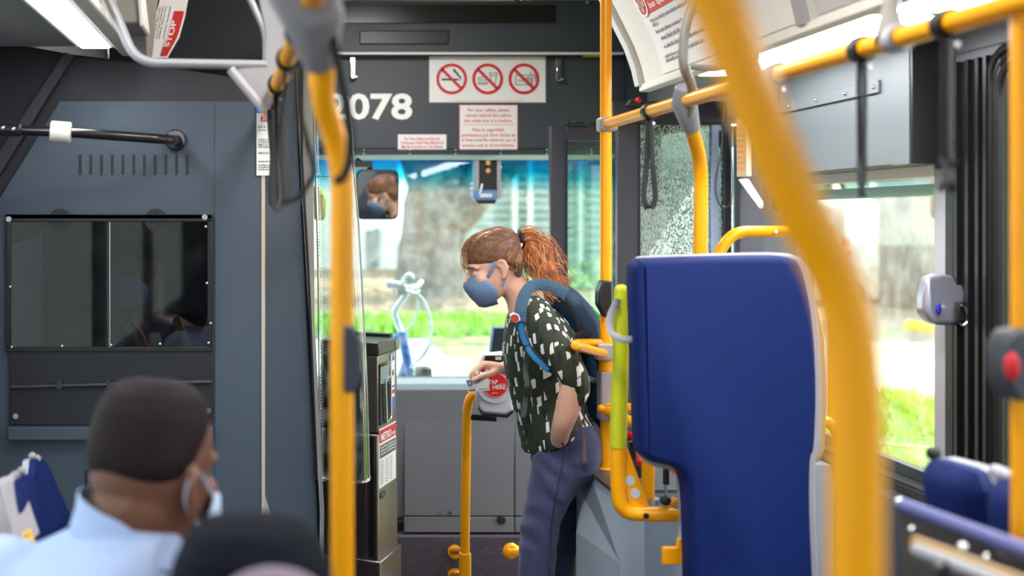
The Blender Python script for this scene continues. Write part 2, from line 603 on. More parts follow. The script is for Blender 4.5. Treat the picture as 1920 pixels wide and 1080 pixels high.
MB().sphere(P(1101, 4, 5.238), 0.008, 12, 8).obj('rivet', silver, fa)

# ---- signs on the header
def sign_board(name, x0, y0, x1, y1, D, label, cat, mat=paper, border=None):
    a = P(x0, y0, D); b = P(x1, y1, D)
    t = thing(name, ((a.x+b.x)/2, D, b.z), label, cat)
    MB().box((a.x, D, b.z), (b.x, D + 0.003, a.z)).obj('board', mat, t)
    if border:
        e = 0.003; k = MB(); y = D - 0.0012
        k.box((a.x, y, a.z - e), (b.x, y + .001, a.z)); k.box((a.x, y, b.z), (b.x, y + .001, b.z + e))
        k.box((a.x, y, b.z + e), (a.x + e, y + .001, a.z - e)); k.box((b.x - e, y, b.z + e), (b.x, y + .001, a.z - e))
        k.obj('border', border, t)
    return t
DS = 5.296
def ring(mb, c, r0, r1, D, seg=48):
    rs = []
    for r in (r0, r1):
        rs.append([c + V((math.cos(2*PI*k/seg)*r, 0, math.sin(2*PI*k/seg)*r)) for k in range(seg)])
    mb.rings(rs, cap=False)
s1 = sign_board('prohibition_sign', 805, 106, 1023, 192, DS, 'white sign with three red prohibition circles above the windshield', 'sign')
px_m = 5.29 / F
for cx, kind in ((847, 0), (914.5, 1), (982.5, 2)):
    yy = DS - 0.002
    c = P(cx, 148, yy)
    k = MB()
    def st(x0, y0, x1, y1, wd=1.2, kk=None):
        p = P(x0, y0, yy); q = P(x1, y1, yy); d = (q - p).normalized(); n = V((-d.z, 0, d.x)) * wd * px_m / 2
        (kk or k).add([p + n, q + n, q - n, p - n], [(0, 1, 2, 3)])
    if kind == 0:
        st(828, 149, 859, 149, 3.5); st(861, 147, 861, 151, 1.2); st(864, 147, 864, 151, 1.2)
        for i in range(8):
            x = 850 + (i / 7) * 12; st(x, 130 + i*2, x + 2 + (i % 3 == 0), 132.5 + i*2, 4 - i*.15)
    elif kind == 1:
        for q in ((896, 150, 914, 150), (896, 155, 914, 155), (898, 158, 913, 158), (896, 150, 898, 145), (898, 145, 910, 144), (910, 144, 914, 150), (896, 155, 898, 158), (914, 155, 913, 158),
                  (917, 137, 933, 137), (918, 137, 922, 157), (932, 137, 928, 157), (922, 157, 928, 157), (919, 142, 931, 142)): st(*q)
    else:
        for q in ((967, 141, 1000, 141), (967, 159, 1000, 159), (967, 141, 967, 159), (998, 141, 998, 159), (995, 133, 995, 141), (1001, 136, 1004, 150), (1005, 140, 1003, 154)): st(*q)
        for qx, rr in ((973, 1.6), (979, 2.6), (991, 6.5)):
            cc = P(qx, 151, yy); ring(k, cc, rr*px_m, (rr - 1)*px_m, yy)
        for j in range(5): st(986 + j*2, 146, 986 + j*2, 156, 0.8)
    k.obj('pictogram', black_ink, s1)
    k = MB(); c2 = P(cx, 148, yy - .001); ring(k, c2, 29*px_m, 23.5*px_m, yy)
    d = V((1, 0, -1)).normalized() * 26 * px_m; n = V((1, 0, 1)).normalized() * 2.7 * px_m
    k.add([c2 - d + n, c2 + d + n, c2 + d - n, c2 - d - n], [(0, 1, 2, 3)])
    k.obj('prohibition_circle', red_ink, s1)
k = MB(); textmb(k, 'Penal Code § 48.01 and City of Houston Ordinance No. 77-1861 with violations punishable by up to $500 fine', P(913, 190, DS), RX, UZ, 0.0045, width=140*px_m)
k.obj('fine_print', black_ink, s1)
s2 = sign_board('safety_sign', 861, 196, 971, 282, DS, 'white sign with red border about remaining behind the yellow line', 'sign', border=red_ink)
k = MB()
for i, (tx, yb, wd) in enumerate((('For your safety, please', 209, 78), ('remain behind the yellow', 219, 86), ('line while bus is in motion.', 229, 91),
        ('Para su seguridad,', 246, 60), ('permanezca por favor detrás de', 256, 101), ('la línea amarilla mientras que el', 265, 101), ('autobus está en el movimiento.', 275, 99))):
    textmb(k, tx, P(916, yb, DS), RX, UZ, 0.0155, width=wd*px_m, bold=0.012)
k.box(P(867, 233.5, DS - .001), P(965, 234.2, DS))
k.obj('lettering', red_ink, s2)
s3 = sign_board('recording_notice', 746, 252, 837, 282, DS, 'small white recording notice below the white bus number', 'sign')
k = MB()
for tx, yb, wd in (('For Your Safety and Security', 262.5, 67), ('Continuous Audio/Video Monitoring', 270, 81), ('May Be Occurring on This Vehicle', 277.5, 77)):
    textmb(k, tx, P(791.5, yb, DS), RX, UZ, 0.0135, width=wd*px_m, bold=0.02)
k.obj('lettering', red_ink, s3)
struct(MB().box(P(1094, 103, 5.26), P(1128, 107, 5.29)).obj('trim_3', lime))

# windshield right part and right front corner: pillar, transom over the door
dkt = M('corner_teal_grey', (52, 62, 68), 0.5, bump=(300, 0.05))
struct(MB().box((P(1172, 0, 5.3).x, 5.22, 1.9), (XR, 5.5, ZC)).obj('trim_4', dkt))
# dash: grey panels under the windshield
dashm = M('dash_grey_plastic', (112, 114, 120), 0.55, bump=(700, 0.2), var=(3, 0.05))
ds = thing('dashboard', (0.75, 4.85, 0.235), 'grey dashboard with access panels below the windshield', 'dashboard')
prof = [(4.80, 0.87), (YF - .012, 0.815), (YF - .012, 0.235), (4.95, 0.235), (4.95, 0.27), (4.86, 0.27), (4.86, 0.30), (4.84, 0.30)]
X0, X1 = 0.0, 1.212
MB().prism([(X0, y, z) for y, z in prof], (X1 - X0, 0, 0)).obj('dash_body', dashm, ds, bev=0.006)
k = MB()
z = lambda py, D=4.83: EYE - (py - VY)/F*D
for x0, x1, y0, y1 in ((757, 962, 785, 965), (964, 1040, 785, 965), (757, 895, 758, 783), (905, 1040, 764, 783), (757, 962, 967, 996), (964, 1040, 967, 996)):
    MB().box((P(x0, 0, 4.83).x, 4.81, z(y1)), (P(x1, 0, 4.83).x, 4.85, z(y0))).obj('access_panel', dashm, ds, bev=0.003)
MB().box((0.1, 4.812, z(757)), (1.21, 4.85, z(752))).obj('shadow_gap', black_m, ds)  # black strip along the joint across the dash front
k = MB()
for px in (823, 843): k.cyl(P(px, 961, 4.812), (0, -1, 0), 0.007, 0.006)
objs(k, 'screw', chrome, ds)
k = MB(); k.cyl(P(939, 974, 4.815), (0, -1, 0), 0.019, 0.012); k.box(P(932, 972, 4.80), P(946, 975.5, 4.805)); k.obj('quarter_turn_knob', black_m, ds, bev=0.001)
struct(MB().box((0.1, 4.87, 0.235), (1.3, 4.90, 0.28)).obj('trim_5', black_m))

# ---------------- driver partition (frontal, left)
DP = 3.14
pt = thing('driver_partition', (-0.4, DP, 0.0), 'slate grey driver partition panel filling the left side', 'partition')
def zz(py, D=DP): return EYE - (py - VY)/F*D
def xx(px, D=DP): return (px - VX)/F*D
mp_ = MB()
for poly in ([(xx(113), zz(190)), (xx(491), zz(190)), (xx(491), zz(414)), (xx(-60), zz(414)), (xx(0), zz(372))],
             [(xx(393), zz(414)), (xx(491), zz(414)), (xx(491), 0.0), (xx(393), 0.0)],
             [(XL, zz(414)), (xx(19), zz(414)), (xx(19), 0.0), (XL, 0.0)],
             [(xx(19), zz(655)), (xx(393), zz(655)), (xx(393), 0.0), (xx(19), 0.0)]):
    mp_.prism([(x, DP, z_) for x, z_ in poly], (0, 0.03, 0))
mp_.obj('main_panel', slate, pt)
poly = [(xx(-80), zz(60)), (xx(130), zz(98)), (xx(250), zz(112)), (xx(491), zz(150)), (xx(491), zz(260)), (xx(-80), zz(500))]
MB().prism([(x, DP + 0.035, z_) for x, z_ in poly], (0, 0.03, 0)).obj('padded_upper_panel', slate_dark, pt, bev=0.006)
k = MB(); k.prism([P(122, 98, DP - .012), P(138, 104, DP - .012), P(-50, 405, DP - .012), P(-60, 375, DP - .012)], (0, .02, 0)); k.obj('edge_channel', darkframe, pt)
k = MB(); k.box((xx(402), DP - 0.004, 0.0), (xx(491), DP + .002, zz(191))); k.obj('edge_stile', slate, pt, bev=0.003)
k = MB()
for i in range(11):
    cx = 150 + 20.1*i
    k.prism([P(cx-2.6, 290, DP - .0015), P(cx+2.6, 290, DP - .0015), P(cx+2.6, 328, DP - .0015), P(cx-2.6, 328, DP - .0015)], (0, 0.003, 0))
objs(k, 'vent_slot', black_m, pt)
for sx in (162,):
    MB().box(P(sx - 2, 882, DP - .002), P(sx + 1, 925, DP)).obj('slot', black_m, pt)
MB().box((xx(125), DP-.003, zz(976)), (xx(491), DP, zz(973))).obj('seam', black_m, pt)
# window unit in the partition
fr = MB()
def fbox(x0, y0, x1, y1, d0=0.012, d1=0.0): fr.box(P(x0, y0, DP - d0), P(x1, y1, DP - d1))
Dz = DP - 0.012
wu = thing('partition_window', (xx(205), DP, zz(820)), 'dark plexiglass window framed in black on the grey driver partition', 'window panel')
k = MB()
def rectring(mb, x0, y0, x1, y1, wpx, D, dep):
    a = P(x0, y0, D); b = P(x1, y1, D); e = wpx*D/F
    mb.box((a.x, D, a.z - e), (b.x, D + dep, a.z)); mb.box((a.x, D, b.z), (b.x, D + dep, b.z + e))
    mb.box((a.x, D, b.z + e), (a.x + e, D + dep, a.z - e)); mb.box((b.x - e, D, b.z + e), (b.x, D + dep, a.z - e))
rectring(k, 10, 402, 398, 660, 9, DP - 0.016, 0.016)
k.box(P(10, 402, DP - 0.016), P(398, 416, DP))
k.obj('frame', black_m, wu, bev=0.002)
k = MB()
for cx in (112, 292):
    k.cyl(P(cx, 412, DP - 0.012), (0, 1, 0), 0.032, 0.006)
k.obj('finger_grip', black_m, wu)
k = MB(); k.box((xx(19), DP - 0.012, zz(796)), (xx(399), DP, zz(656))); k.obj('lower_board', M('black_board', (26, 27, 36), 0.5, bump=(400, .1)), wu, bev=0.002)
k = MB(); k.tube([P(20, 726, DP - .02), P(396, 716, DP - .02)], 0.006); 
for cx in (112, 205, 300): k.box(P(cx - 5, 714, DP - .026), P(cx + 5, 728, DP - .012))
k.obj('hinge_rail', darkframe, wu)
k = MB(); k.box((xx(19), DP - 0.035, zz(822)), (xx(399), DP, zz(797))); k.obj('bottom_ledge', slate, wu, bev=0.004)
k = MB()
for cx, cy in ((17, 411), (384, 407), (30, 780), (391, 770)):
    k.cyl(P(cx, cy, DP - 0.016), (0, -1, 0), 0.008, 0.005, 14)
objs(k, 'bolt', silver, wu)
k = MB()
for cx, cy in ((19, 538), (22, 651), (116, 649), (208, 647), (300, 645), (391, 643), (388, 531), (395, 606), (386, 425)):
    k.sphere(P(cx, cy, DP - 0.013), 0.005, 10, 6)
objs(k, 'screw', chrome, wu)
MB().box(P(19, 414, DP - 0.011), P(393, 655, DP - 0.006)).obj('pane', glassy('smoked_plexi', (176, 176, 190), 0.035, 0.03, dirt=0.03), wu)
MB().box(P(205, 414, DP - 0.014), P(207, 652, DP - 0.011)).obj('pane_joint', silver, wu)
# black board added behind the pane so the cab looks dark
struct(MB().box((XL, 4.0, 0.0), (-0.02, 4.04, 2.1)).obj('trim_6', black_m))

# edge trim at x=490 and angled side panel
ep = thing('partition_side_panel', (0.03, 3.2, 0.0), 'narrow angled slate side panel right of the driver partition', 'panel')
MB().box((xx(490), DP - 0.01, zz(1000)), (xx(497), DP + 0.03, zz(190))).obj('beige_edge_strip', M('beige_edging', (196, 176, 160), 0.5, bump=(90, .03)), ep, bev=0.002)
pA = [P(496, -30, 3.17), P(552, -30, 3.30), P(556, 180, 3.30), P(598, 1100, 3.30), P(496, 1100, 3.17)]
MB().prism(pA, (0.012, 0.03, 0)).obj('angled_panel', slate, ep, bev=0.002)
k = MB()
pB = [P(552, -30, 3.29), P(588, -30, 3.34), P(586, 180, 3.34), P(590, 600, 3.34), P(608, 960, 3.34), P(606, 1100, 3.34), P(598, 1100, 3.29), P(600, 960, 3.29), P(568, 400, 3.29), P(556, 180, 3.29)]
k.prism(pB, (0, 0.03, 0)); k.obj('grey_edge_trim', M('pale_grey_trim', (150, 150, 148), 0.5, bump=(400, .1)), ep, bev=0.003)
k = MB(); k.tube([P(566, 90, 3.27), P(566, 300, 3.27), P(578, 500, 3.27), P(594, 900, 3.27)], 0.004); k.obj('rubber_seal', blackrub, ep)
k = MB(); k.prism([P(496, 928, 3.13), P(507, 966, 3.13), P(496, 968, 3.13)], (0, .02, 0)); k.obj('corner_gusset', greymetal, ep)

# notice behind the straps
nt = thing('spanish_notice', (xx(500), DP, zz(329)), 'white notice with blue top and red number box on partition edge', 'notice')
DN = 3.125
MB().box(P(481, 190, DN), P(519, 329, DN + 0.002)).obj('sheet', paper, nt)
MB().box(P(481, 190, DN - .001), P(519, 212, DN)).obj('blue_heading', blue_ink, nt)
MB().box(P(489, 217, DN - .001), P(514, 228, DN)).obj('red_number_box', red_ink, nt)
k = MB(); textmb(k, 'ALGO', P(499, 209, DN - .001), RX, UZ, 0.017, width=0.042, bold=.02); textmb(k, '2078', P(501, 226, DN - .001), RX, UZ, 0.012, width=0.03, bold=.02)
k.obj('white_lettering', white_ink, nt)
k = MB()
for tx, yb in (('SEA AL MPD', 240), ('DIRECCIÓN', 264), ('CORRECT', 269), ('EMERGENCIAS', 289)):
    textmb(k, tx, P(484, yb, DN), RX, UZ, 0.006, width=0.042, align='LEFT', bold=.01)
rr = random.Random(3)
for yb in (245, 273, 277, 304, 311, 315, 319): wordmark_lines(k, P(484, yb, DN), RX, UZ, 0.045, 0.004, rr)
k.obj('black_lettering', black_ink, nt)
# ------------------------------------------------------------------ ceiling coves, lamps, posters
lampm = M('light_diffuser', (255, 255, 255), 0.4, emit=(0.95, 0.97, 1.0, 13.0), bump=(30, 0.02))
CX = (XR + XL) / 2       # bus centre line
def cove_profile(side):
    # a vault from the flat ceiling down to a lip, given for the right side and mirrored for the left
    pts = [(0.93, ZC), (1.03, 2.58), (1.12, 2.48), (1.18, 2.39), (1.225, 2.30), (1.265, 2.22), (1.29, 2.15), (1.305, 2.085)]
    return [((x if side > 0 else 2*CX - x), z_) for x, z_ in pts]
for side, y0, y1, lab in ((1, -4.1, 3.92, 'curved light grey ceiling cove along the right side holding paper posters'), (-1, -4.1, 3.06, 'curved light grey ceiling cove along the left side')):
    cv = thing('ceiling_cove', (CX + side*0.8, y1, 2.08), lab, 'ceiling cove')
    pr = cove_profile(side)
    out_ = [(x + side*0.02, z_ + 0.02) for x, z_ in pr]
    k = MB(); k.prism([(x, y0, z_) for x, z_ in pr] + [(x, y0, z_) for x, z_ in reversed(out_)], (0, y1 - y0, 0)); k.obj('vault_panel', offwhite, cv, angle=50)
    # end frame
    k = MB()
    o1 = [(x - side*0.02, z_ - 0.004) for x, z_ in pr]; o2 = [(x + side*0.055, z_ + 0.01) for x, z_ in pr]
    k.prism([(x, y1, z_) for x, z_ in o1] + [(x, y1, z_) for x, z_ in reversed(o2)], (0, 0.05, 0)); k.obj('end_frame', lightgrey, cv, bev=0.003, angle=50)
    for yy in ((2.7, 1.4, 0.1) if side > 0 else (1.7, 0.4)):
        k = MB(); k.prism([(x, yy, z_) for x, z_ in o1] + [(x, yy, z_) for x, z_ in reversed(pr)], (0, 0.035, 0)); k.obj('divider', greymetal, cv, bev=0.002, angle=50)
    xl = pr[-1][0]
    k = MB(); k.box((xl - side*0.012, y0, 2.062), (xl + side*0.03, y1 + .03, 2.088)); k.obj('poster_rail', offwhite, cv, bev=0.005)
    # fixture ledge to the wall above the windows
    wx = XR if side > 0 else XL
    ye = y1
    k = MB(); k.box((xl + side*0.03, y0, 2.085), (wx, ye, 2.12)); k.obj('ledge_panel', M('ledge_grey', (150, 152, 156), 0.5, bump=(300, .04)), cv)
    # lamps : strips in the ledge, the unseen back ones added for fill
    for y_a, y_b in ((2.52, 3.55), (1.93, 2.47), (1.3, 1.87), (0.6, 1.24), (-0.4, 0.5), (-2.4, -.6)) if side > 0 else ((1.95, 2.98), (0.95, 1.85), (-0.1, 0.85), (-2.4, -.4)):
        l = thing('light_strip', (xl + side*0.13, (y_a + y_b)/2, 2.06), 'glowing white light strip %s' % (
            ('on the right ledge nearest the front doors' if y_a > 2.5 else 'second right ledge strip from the front doors' if y_a > 1.9 else 'third right ledge strip from the front doors' if y_a > 1.2 else 'fourth right ledge strip from the front doors' if y_a > .5 else 'long strip on the right ledge at the very back' if y_a < -2 else 'rearmost right ledge strip above the near seats') if side > 0 else
            ('on the left ledge above the driver partition' if y_a > 1.9 else 'on the left ledge above the seated man' if y_a > .9 else 'long strip on the left ledge at the very back' if y_a < -2 else 'rearmost strip on the left ledge')), 'lamp', 'ceiling light strips')
        xs = sorted((xl + side*0.045, xl + side*(0.215 if side > 0 else .125)))
        MB().box((xs[0], y_a, 2.066), (xs[1], y_b, 2.085)).obj('diffuser', lampm, l, bev=0.006)
        k = MB(); k.box((xs[0] - .01, y_a - .012, 2.07), (xs[0], y_b + .012, 2.086)); k.box((xs[1], y_a - .012, 2.07), (xs[1] + .01, y_b + .012, 2.086))
        k.box((xs[0], y_a - .012, 2.07), (xs[1], y_a, 2.086)); k.box((xs[0], y_b, 2.07), (xs[1], y_b + .012, 2.086)); k.obj('lamp_frame', lightgrey, l)
# poster on the right cove, curved with it
def cove_pt(side, s, y, off=0.003):
    pr = cove_profile(side)
    L = [0]
    for a, b in zip(pr, pr[1:]): L.append(L[-1] + math.dist(a, b))
    s = min(max(s, 0), L[-1]*0.9999)
    for i in range(len(pr)-1):
        if L[i+1] >= s: break
    t = (s - L[i]) / (L[i+1] - L[i])
    x = pr[i][0]*(1-t) + pr[i+1][0]*t; z_ = pr[i][1]*(1-t) + pr[i+1][1]*t
    dx = pr[i+1][0]-pr[i][0]; dz = pr[i+1][1]-pr[i][1]; l = math.hypot(dx, dz)
    n = V((dz/l, 0, -dx/l)) * (1 if side > 0 else -1)
    return V((x, y, z_)) + n*off
def cove_sheet(side, s0, s1, y0, y1, off):
    mb = MB(); n = 14
    rows = [[cove_pt(side, s0 + (s1-s0)*i/n, y, off) for i in range(n+1)] for y in (y0, y1)]
    mb.rings(rows, close=False, cap=False); return mb
def cove_map(mb, side, s_bottom, y_left, ydir, off):
    """wrap flat shapes (x along the bus, z up from the bottom edge) onto the cove"""
    o = MB(); o.f = mb.f; o.mi = mb.mi
    o.v = [cove_pt(side, s_bottom - p.z, y_left + ydir*p.x, off) for p in mb.v]
    return o
ps = thing('care_poster', (1.25, 3.1, 2.1), 'white paper poster with red banner on the curved ceiling cove', 'poster')
TOT = sum(math.dist(a, b) for a, b in zip(cove_profile(1), cove_profile(1)[1:]))
cove_sheet(1, 0.10, TOT - .012, 3.72, 2.76, 0.003).obj('sheet', paper, ps)
B = TOT - .012
cove_sheet(1, 0.13, B - 0.205, 3.70, 3.05, 0.005).obj('red_banner', M('coral_banner', (216, 78, 70), 0.5, bump=(90, .02)), ps)
k = MB(); rr = random.Random(5)
for i, (zz_, wd, h) in enumerate(((0.176, .50, .011), (.160, .05, .011), (.135, .48, .011), (.107, .24, .015), (.079, .34, .012), (.048, .34, .011), (.033, .16, .011))):
    wordmark_lines(k, (0, 0, 0), RX, UZ, wd, h, rr, ext=0)
    for j in range(len(k.v)): k.v[j] = k.v[j] + V((0.06 + (.02 if i in (3, 4) else 0), 0, zz_))
    cove_map(k, 1, B, 3.72, -1, 0.006).obj('small_print', grey_ink, ps); k = MB()
k = MB(); textmb(k, 'Please ask the', (0.30, 0, .25), RX, UZ, 0.022, width=.40, bold=.02); textmb(k, 'bus operator for assistance', (0.33, 0, .218), RX, UZ, 0.022, width=.44, bold=.02)
k.v = [V((p.x, 0, p.z)) for p in k.v]
cove_map(k, 1, B, 3.72, -1, 0.007).obj('banner_lettering', white_ink, ps)
k = MB(); ring(k, V((0.05, 0, .245)), .045, .037, 0); k.box((.04, 0, .217), (.06, 0, .273)); k.box((.022, 0, .235), (.078, 0, .255))
k.v = [V((p.x, 0, p.z)) for p in k.v]
cove_map(k, 1, B, 3.72, -1, 0.0075).obj('cross_emblem', white_ink, ps)
ps2 = thing('ceiling_notice', (1.25, 2.0, 2.1), 'pale paper notice on the right cove nearer than the red banner poster', 'poster')
cove_sheet(1, 0.10, TOT - .012, 2.66, 1.9, 0.003).obj('sheet', M('pale_sheet', (190, 190, 192), .5, bump=(90, .02)), ps2)
k = MB(); k._s = 0
for zz_, wd in ((.10, .22), (.08, .2), (.06, .25)):
    s0 = len(k.v); wordmark_lines(k, (0, 0, 0), RX, UZ, wd, .01, rr, ext=0)
    for j in range(s0, len(k.v)): k.v[j] = k.v[j] + V((0.08, 0, zz_))
cove_map(k, 1, B, 2.66, -1, 0.006).obj('small_print', grey_ink, ps2)
# left poster with red block, hung on the end of the left cove
lp = thing('stop_poster', tuple(P(300, 108, 3.0)), 'curved white poster with a red block hanging at upper left', 'poster')
k = MB()
LA = [P(302, -10, 2.9), P(292, 30, 2.9), P(284, 70, 2.9), P(280, 108, 2.9)]; LB = [P(352, -10, 2.98), P(345, 30, 2.98), P(334, 70, 2.98), P(312, 108, 2.98)]
k.rings([LA, LB], close=False, cap=False); k.rings([[p + V((0.003, .004, 0)) for p in LA], [p + V((.003, .004, 0)) for p in LB]], close=False, cap=False)
k.obj('sheet', paper, lp)
def bil(u, v_, off=.003):
    # u across 0..1, v from bottom (0) to top (1)
    def along(L, t):
        t = (1 - t) * 3; i = min(int(t), 2); f_ = t - i
        return L[i]*(1-f_) + L[i+1]*f_
    a = along(LA, v_); b = along(LB, v_)
    return a*(1-u) + b*u + V((0, -off, 0))
def wrapuv(mb, off): 
    o = MB(); o.f = mb.f; o.mi = mb.mi; o.v = [bil(p.x, p.z, off) for p in mb.v]; return o
k = MB()
for i in range(8): k.add([(.62, 0, .02 + i*.09), (1 - .02, 0, .02 + i*.09), (.98, 0, .11 + i*.09), (.62, 0, .11 + i*.09)], [(0, 1, 2, 3)])
wrapuv(k, .004).obj('red_block', red_ink, lp)
k = MB(); textmb(k, 'STOP', (.80, 0, .38), (0, 0, 1), (-1, 0, 0), .20, width=.42, bold=.02)
wrapuv(k, .006).obj('block_lettering', white_ink, lp)
k = MB(); s0 = 0
for xx_ in (.12, .22, .32, .48):
    s0 = len(k.v); wordmark_lines(k, (0, 0, 0), (0, 0, 1), (-1, 0, 0), .5, .05, rr, ext=0)
    for j in range(s0, len(k.v)): k.v[j] = k.v[j] + V((xx_, 0, .3))
wrapuv(k, .005).obj('small_print', grey_ink, lp)
# access boxes beside it
bx = thing('ceiling_fixture_box', tuple(P(245, 45, 2.8)), 'grey ceiling fixture box above the grey bracket at upper left', 'ceiling fixture')
k = MB(); k.prism([P(200, -60, 2.7), P(262, -60, 2.7), P(266, 44, 2.7), P(220, 44, 2.7)], (0, .35, 0)); k.obj('housing', M('fixture_grey', (140, 138, 134), .5, bump=(300, .05)), bx, bev=.006)
k = MB(); k.prism([P(253, -60, 2.69), P(262, -60, 2.69), P(268, 46, 2.69), P(262, 50, 2.69)], (0, .37, 0)); k.obj('corner_strip', offwhite, bx, bev=.003)
k = MB(); k.prism([P(240, 46, 2.85), P(268, 46, 2.85), P(282, 110, 2.95), P(254, 110, 2.95)], (0, .02, 0)); k.obj('back_plate', greymetal, bx, bev=.003)
k = MB(); k.prism([P(270, -60, 2.75), P(300, -60, 2.8), P(284, 108, 2.9), P(274, 108, 2.85)], (0, .02, 0)); k.obj('side_plate', M('brownish_grey', (150, 142, 134), .4, bump=(90, .04)), bx, bev=.003)
# upper left dark zone above the bracket
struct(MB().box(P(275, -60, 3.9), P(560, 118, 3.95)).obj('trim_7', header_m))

for nm_, lx, ly, lab in (('dome_lamp', .45, 4.15, 'round ceiling dome lamp above the farebox area'), ('dome_lamp', .45, 1.9, 'round ceiling dome lamp above the aisle')):
    l = thing(nm_, (lx, ly, ZC - .05), lab, 'lamp')  # ceiling lamp added out of view to brighten the interior
    k = MB(); k.cyl((lx, ly, ZC - .045), (0, 0, 1), .19, .03, 32); k.obj('diffuser', M('dome_diffuser', (255, 255, 255), .4, emit=(1, .97, .93, 44.0), bump=(30, .02)), l, bev=.01)
    k = MB(); k.cyl((lx, ly, ZC - .02), (0, 0, 1), .21, .02, 32); k.obj('rim', lightgrey, l)
# ------------------------------------------------------------------ rails, poles, brackets
rl = thing('grab_rail', (1.0, 2.2, 1.87), 'long yellow overhead grab rail carrying straps above the blue folded seat', 'rail')
RZ = EYE + 0.295
yglow = yellow
k = MB(); k.tube([(1.0, 3.34, RZ), (1.0, 2.3, RZ), (1.0, 1.0, RZ), (1.0, 0.1, RZ)], 0.0165, seg=20); k.obj('tube', yglow, rl)
def collar(mb, c, ax, r, h): c = V(c); ax = V(ax); mb.cyl(c - ax*h/2, ax, r, h, 20)
k = MB(); collar(k, (1.0, 1.78, RZ), FY, .024, .03); collar(k, (1.0, 1.3, RZ), FY, .024, .03); objs(k, 'end_collar', greymetal, rl, bev=.004)
# pole at the front of the right rail
pl = thing('stanchion_pole', (1.0, 3.34, 0.84), 'tall yellow pole in front of the windshield rising from the wheel housing', 'pole')
k = MB(); k.tube([(1.0, 3.36, 0.84), (1.0, 3.36, ZC)], .0172, seg=20); k.obj('tube', yellow, pl)
k = MB(); k.box((.976, 3.33, RZ - .022), (1.03, 3.39, RZ + .022)); k.obj('rail_clamp', greymetal, pl, bev=.01, seg=3)
k = MB(); k.box(P(1121, 645, 3.33), P(1146, 673, 3.38)); k.box(P(1127, 698, 3.33), P(1147, 785, 3.38)); k.obj('lower_clamp', greymetal, pl, bev=.006, seg=3)
k = MB(); k.cyl((1.0, 3.36, P(0, 698, 3.34).z), (0, 0, 1), .021, .05); k.obj('sleeve', yellow, pl, bev=.002)
k = MB(); k.cyl((1.0, 3.36, .84), (0, 0, 1), .026, .012); k.obj('foot_flange', yellow, pl, bev=.003)
sbx = thing('stop_request_box', tuple(P(1136, 600, 3.32)), 'black hexagonal button box on the tall yellow pole behind the backpack', 'button box')
k = MB(); k.prism([P(1131, 527, 3.30), P(1148, 527, 3.30), P(1148, 596, 3.30), P(1137, 596, 3.30), P(1124, 572, 3.30), P(1124, 545, 3.30)], (0, .05, 0)); k.obj('housing', black_m, sbx, bev=.004)
k = MB(); k.box(P(1122, 552, 3.31), P(1125, 568, 3.33)); k.obj('button', silver, sbx)
# short yellow loop rail beside the pole
hr = thing('loop_handrail', (.95, 3.2, P(0, 665, 3.2).z), 'short yellow loop handrail beside the woman at elbow height', 'handrail')
k = MB(); k.tube(fillet([P(1146, 643, 3.36), P(1082, 643, 3.36), P(1078, 648, 3.0), P(1132, 663, 3.32)], .05), .013, seg=16); k.obj('tube', yellow, hr)
hr2 = thing('cross_handrail', (1.05, 3.3, P(0, 800, 3.3).z), 'lower yellow handrail running right from the tall pole to the blue seat', 'handrail')
k = MB(); k.tube([P(1137, 765, 3.34), P(1225, 766, 3.2)], .0155, seg=16); k.tube([P(1140, 772, 3.30), P(1225, 808, 2.95)], .0155, seg=16); k.obj('tube', yellow, hr2)
k = MB(); k.tube([P(1160, 648, 3.34), P(1215, 650, 3.2)], .0155, seg=16); k.obj('upper_tube', yellow, hr2)
k = MB(); k.sphere(P(1127, 766, 3.30), .012); k.obj('end_knob', yellow, hr2)

# mid stanchion hanging from the rail, bends outward and goes down behind the seat
ms = thing('bent_stanchion', (1.1, 2.85, .84), 'bent yellow stanchion dropping from the right rail behind the blue seat', 'pole')
k = MB(); k.tube(fillet([(1.0, 2.72, RZ), P(1297, 240, 2.76), P(1315, 310, 2.85), (P(1315, 310, 2.85).x, 2.88, .84)], .12), .0172, seg=20); k.obj('tube', yellow, ms)
k = MB()
cc = V((1.0, 2.72, RZ))
k.tube([cc + V((0, -.02, .035)), cc + V((.002, 0, -.005)), P(1297, 243, 2.76)], [.03, .036, .024], seg=14, flat=.85); k.obj('tee_casting', M('casting_grey', (136, 136, 146), .4, bump=(200, .05)), ms, bev=.004)
# near big curved pole
bp_ = thing('curved_pole', tuple(P(1615, 1100, .74)), 'big yellow curved pole standing in front of the blue folded seat', 'pole')
path = [(1240, -220), (1325, -40), (1385, 110), (1438, 250), (1500, 390), (1565, 520), (1594, 640), (1604, 800), (1606, 1100), (1606, 3600)]
pp = [P(x, y, .74) for x, y in path]
pp = [V(q) for q in spline([tuple(p) for p in pp[:-1]], 6)] + [V((pp[-1].x, .74, 0.02))]
k = MB(); k.tube(pp, .0172, seg=28, up=(0, 1, 0)); k.obj('tube', yellow, bp_)
k = MB(); k.cyl((pp[-1].x, .74, 0), (0, 0, 1), .04, .02); k.obj('foot_flange', yellow, bp_, bev=.003)
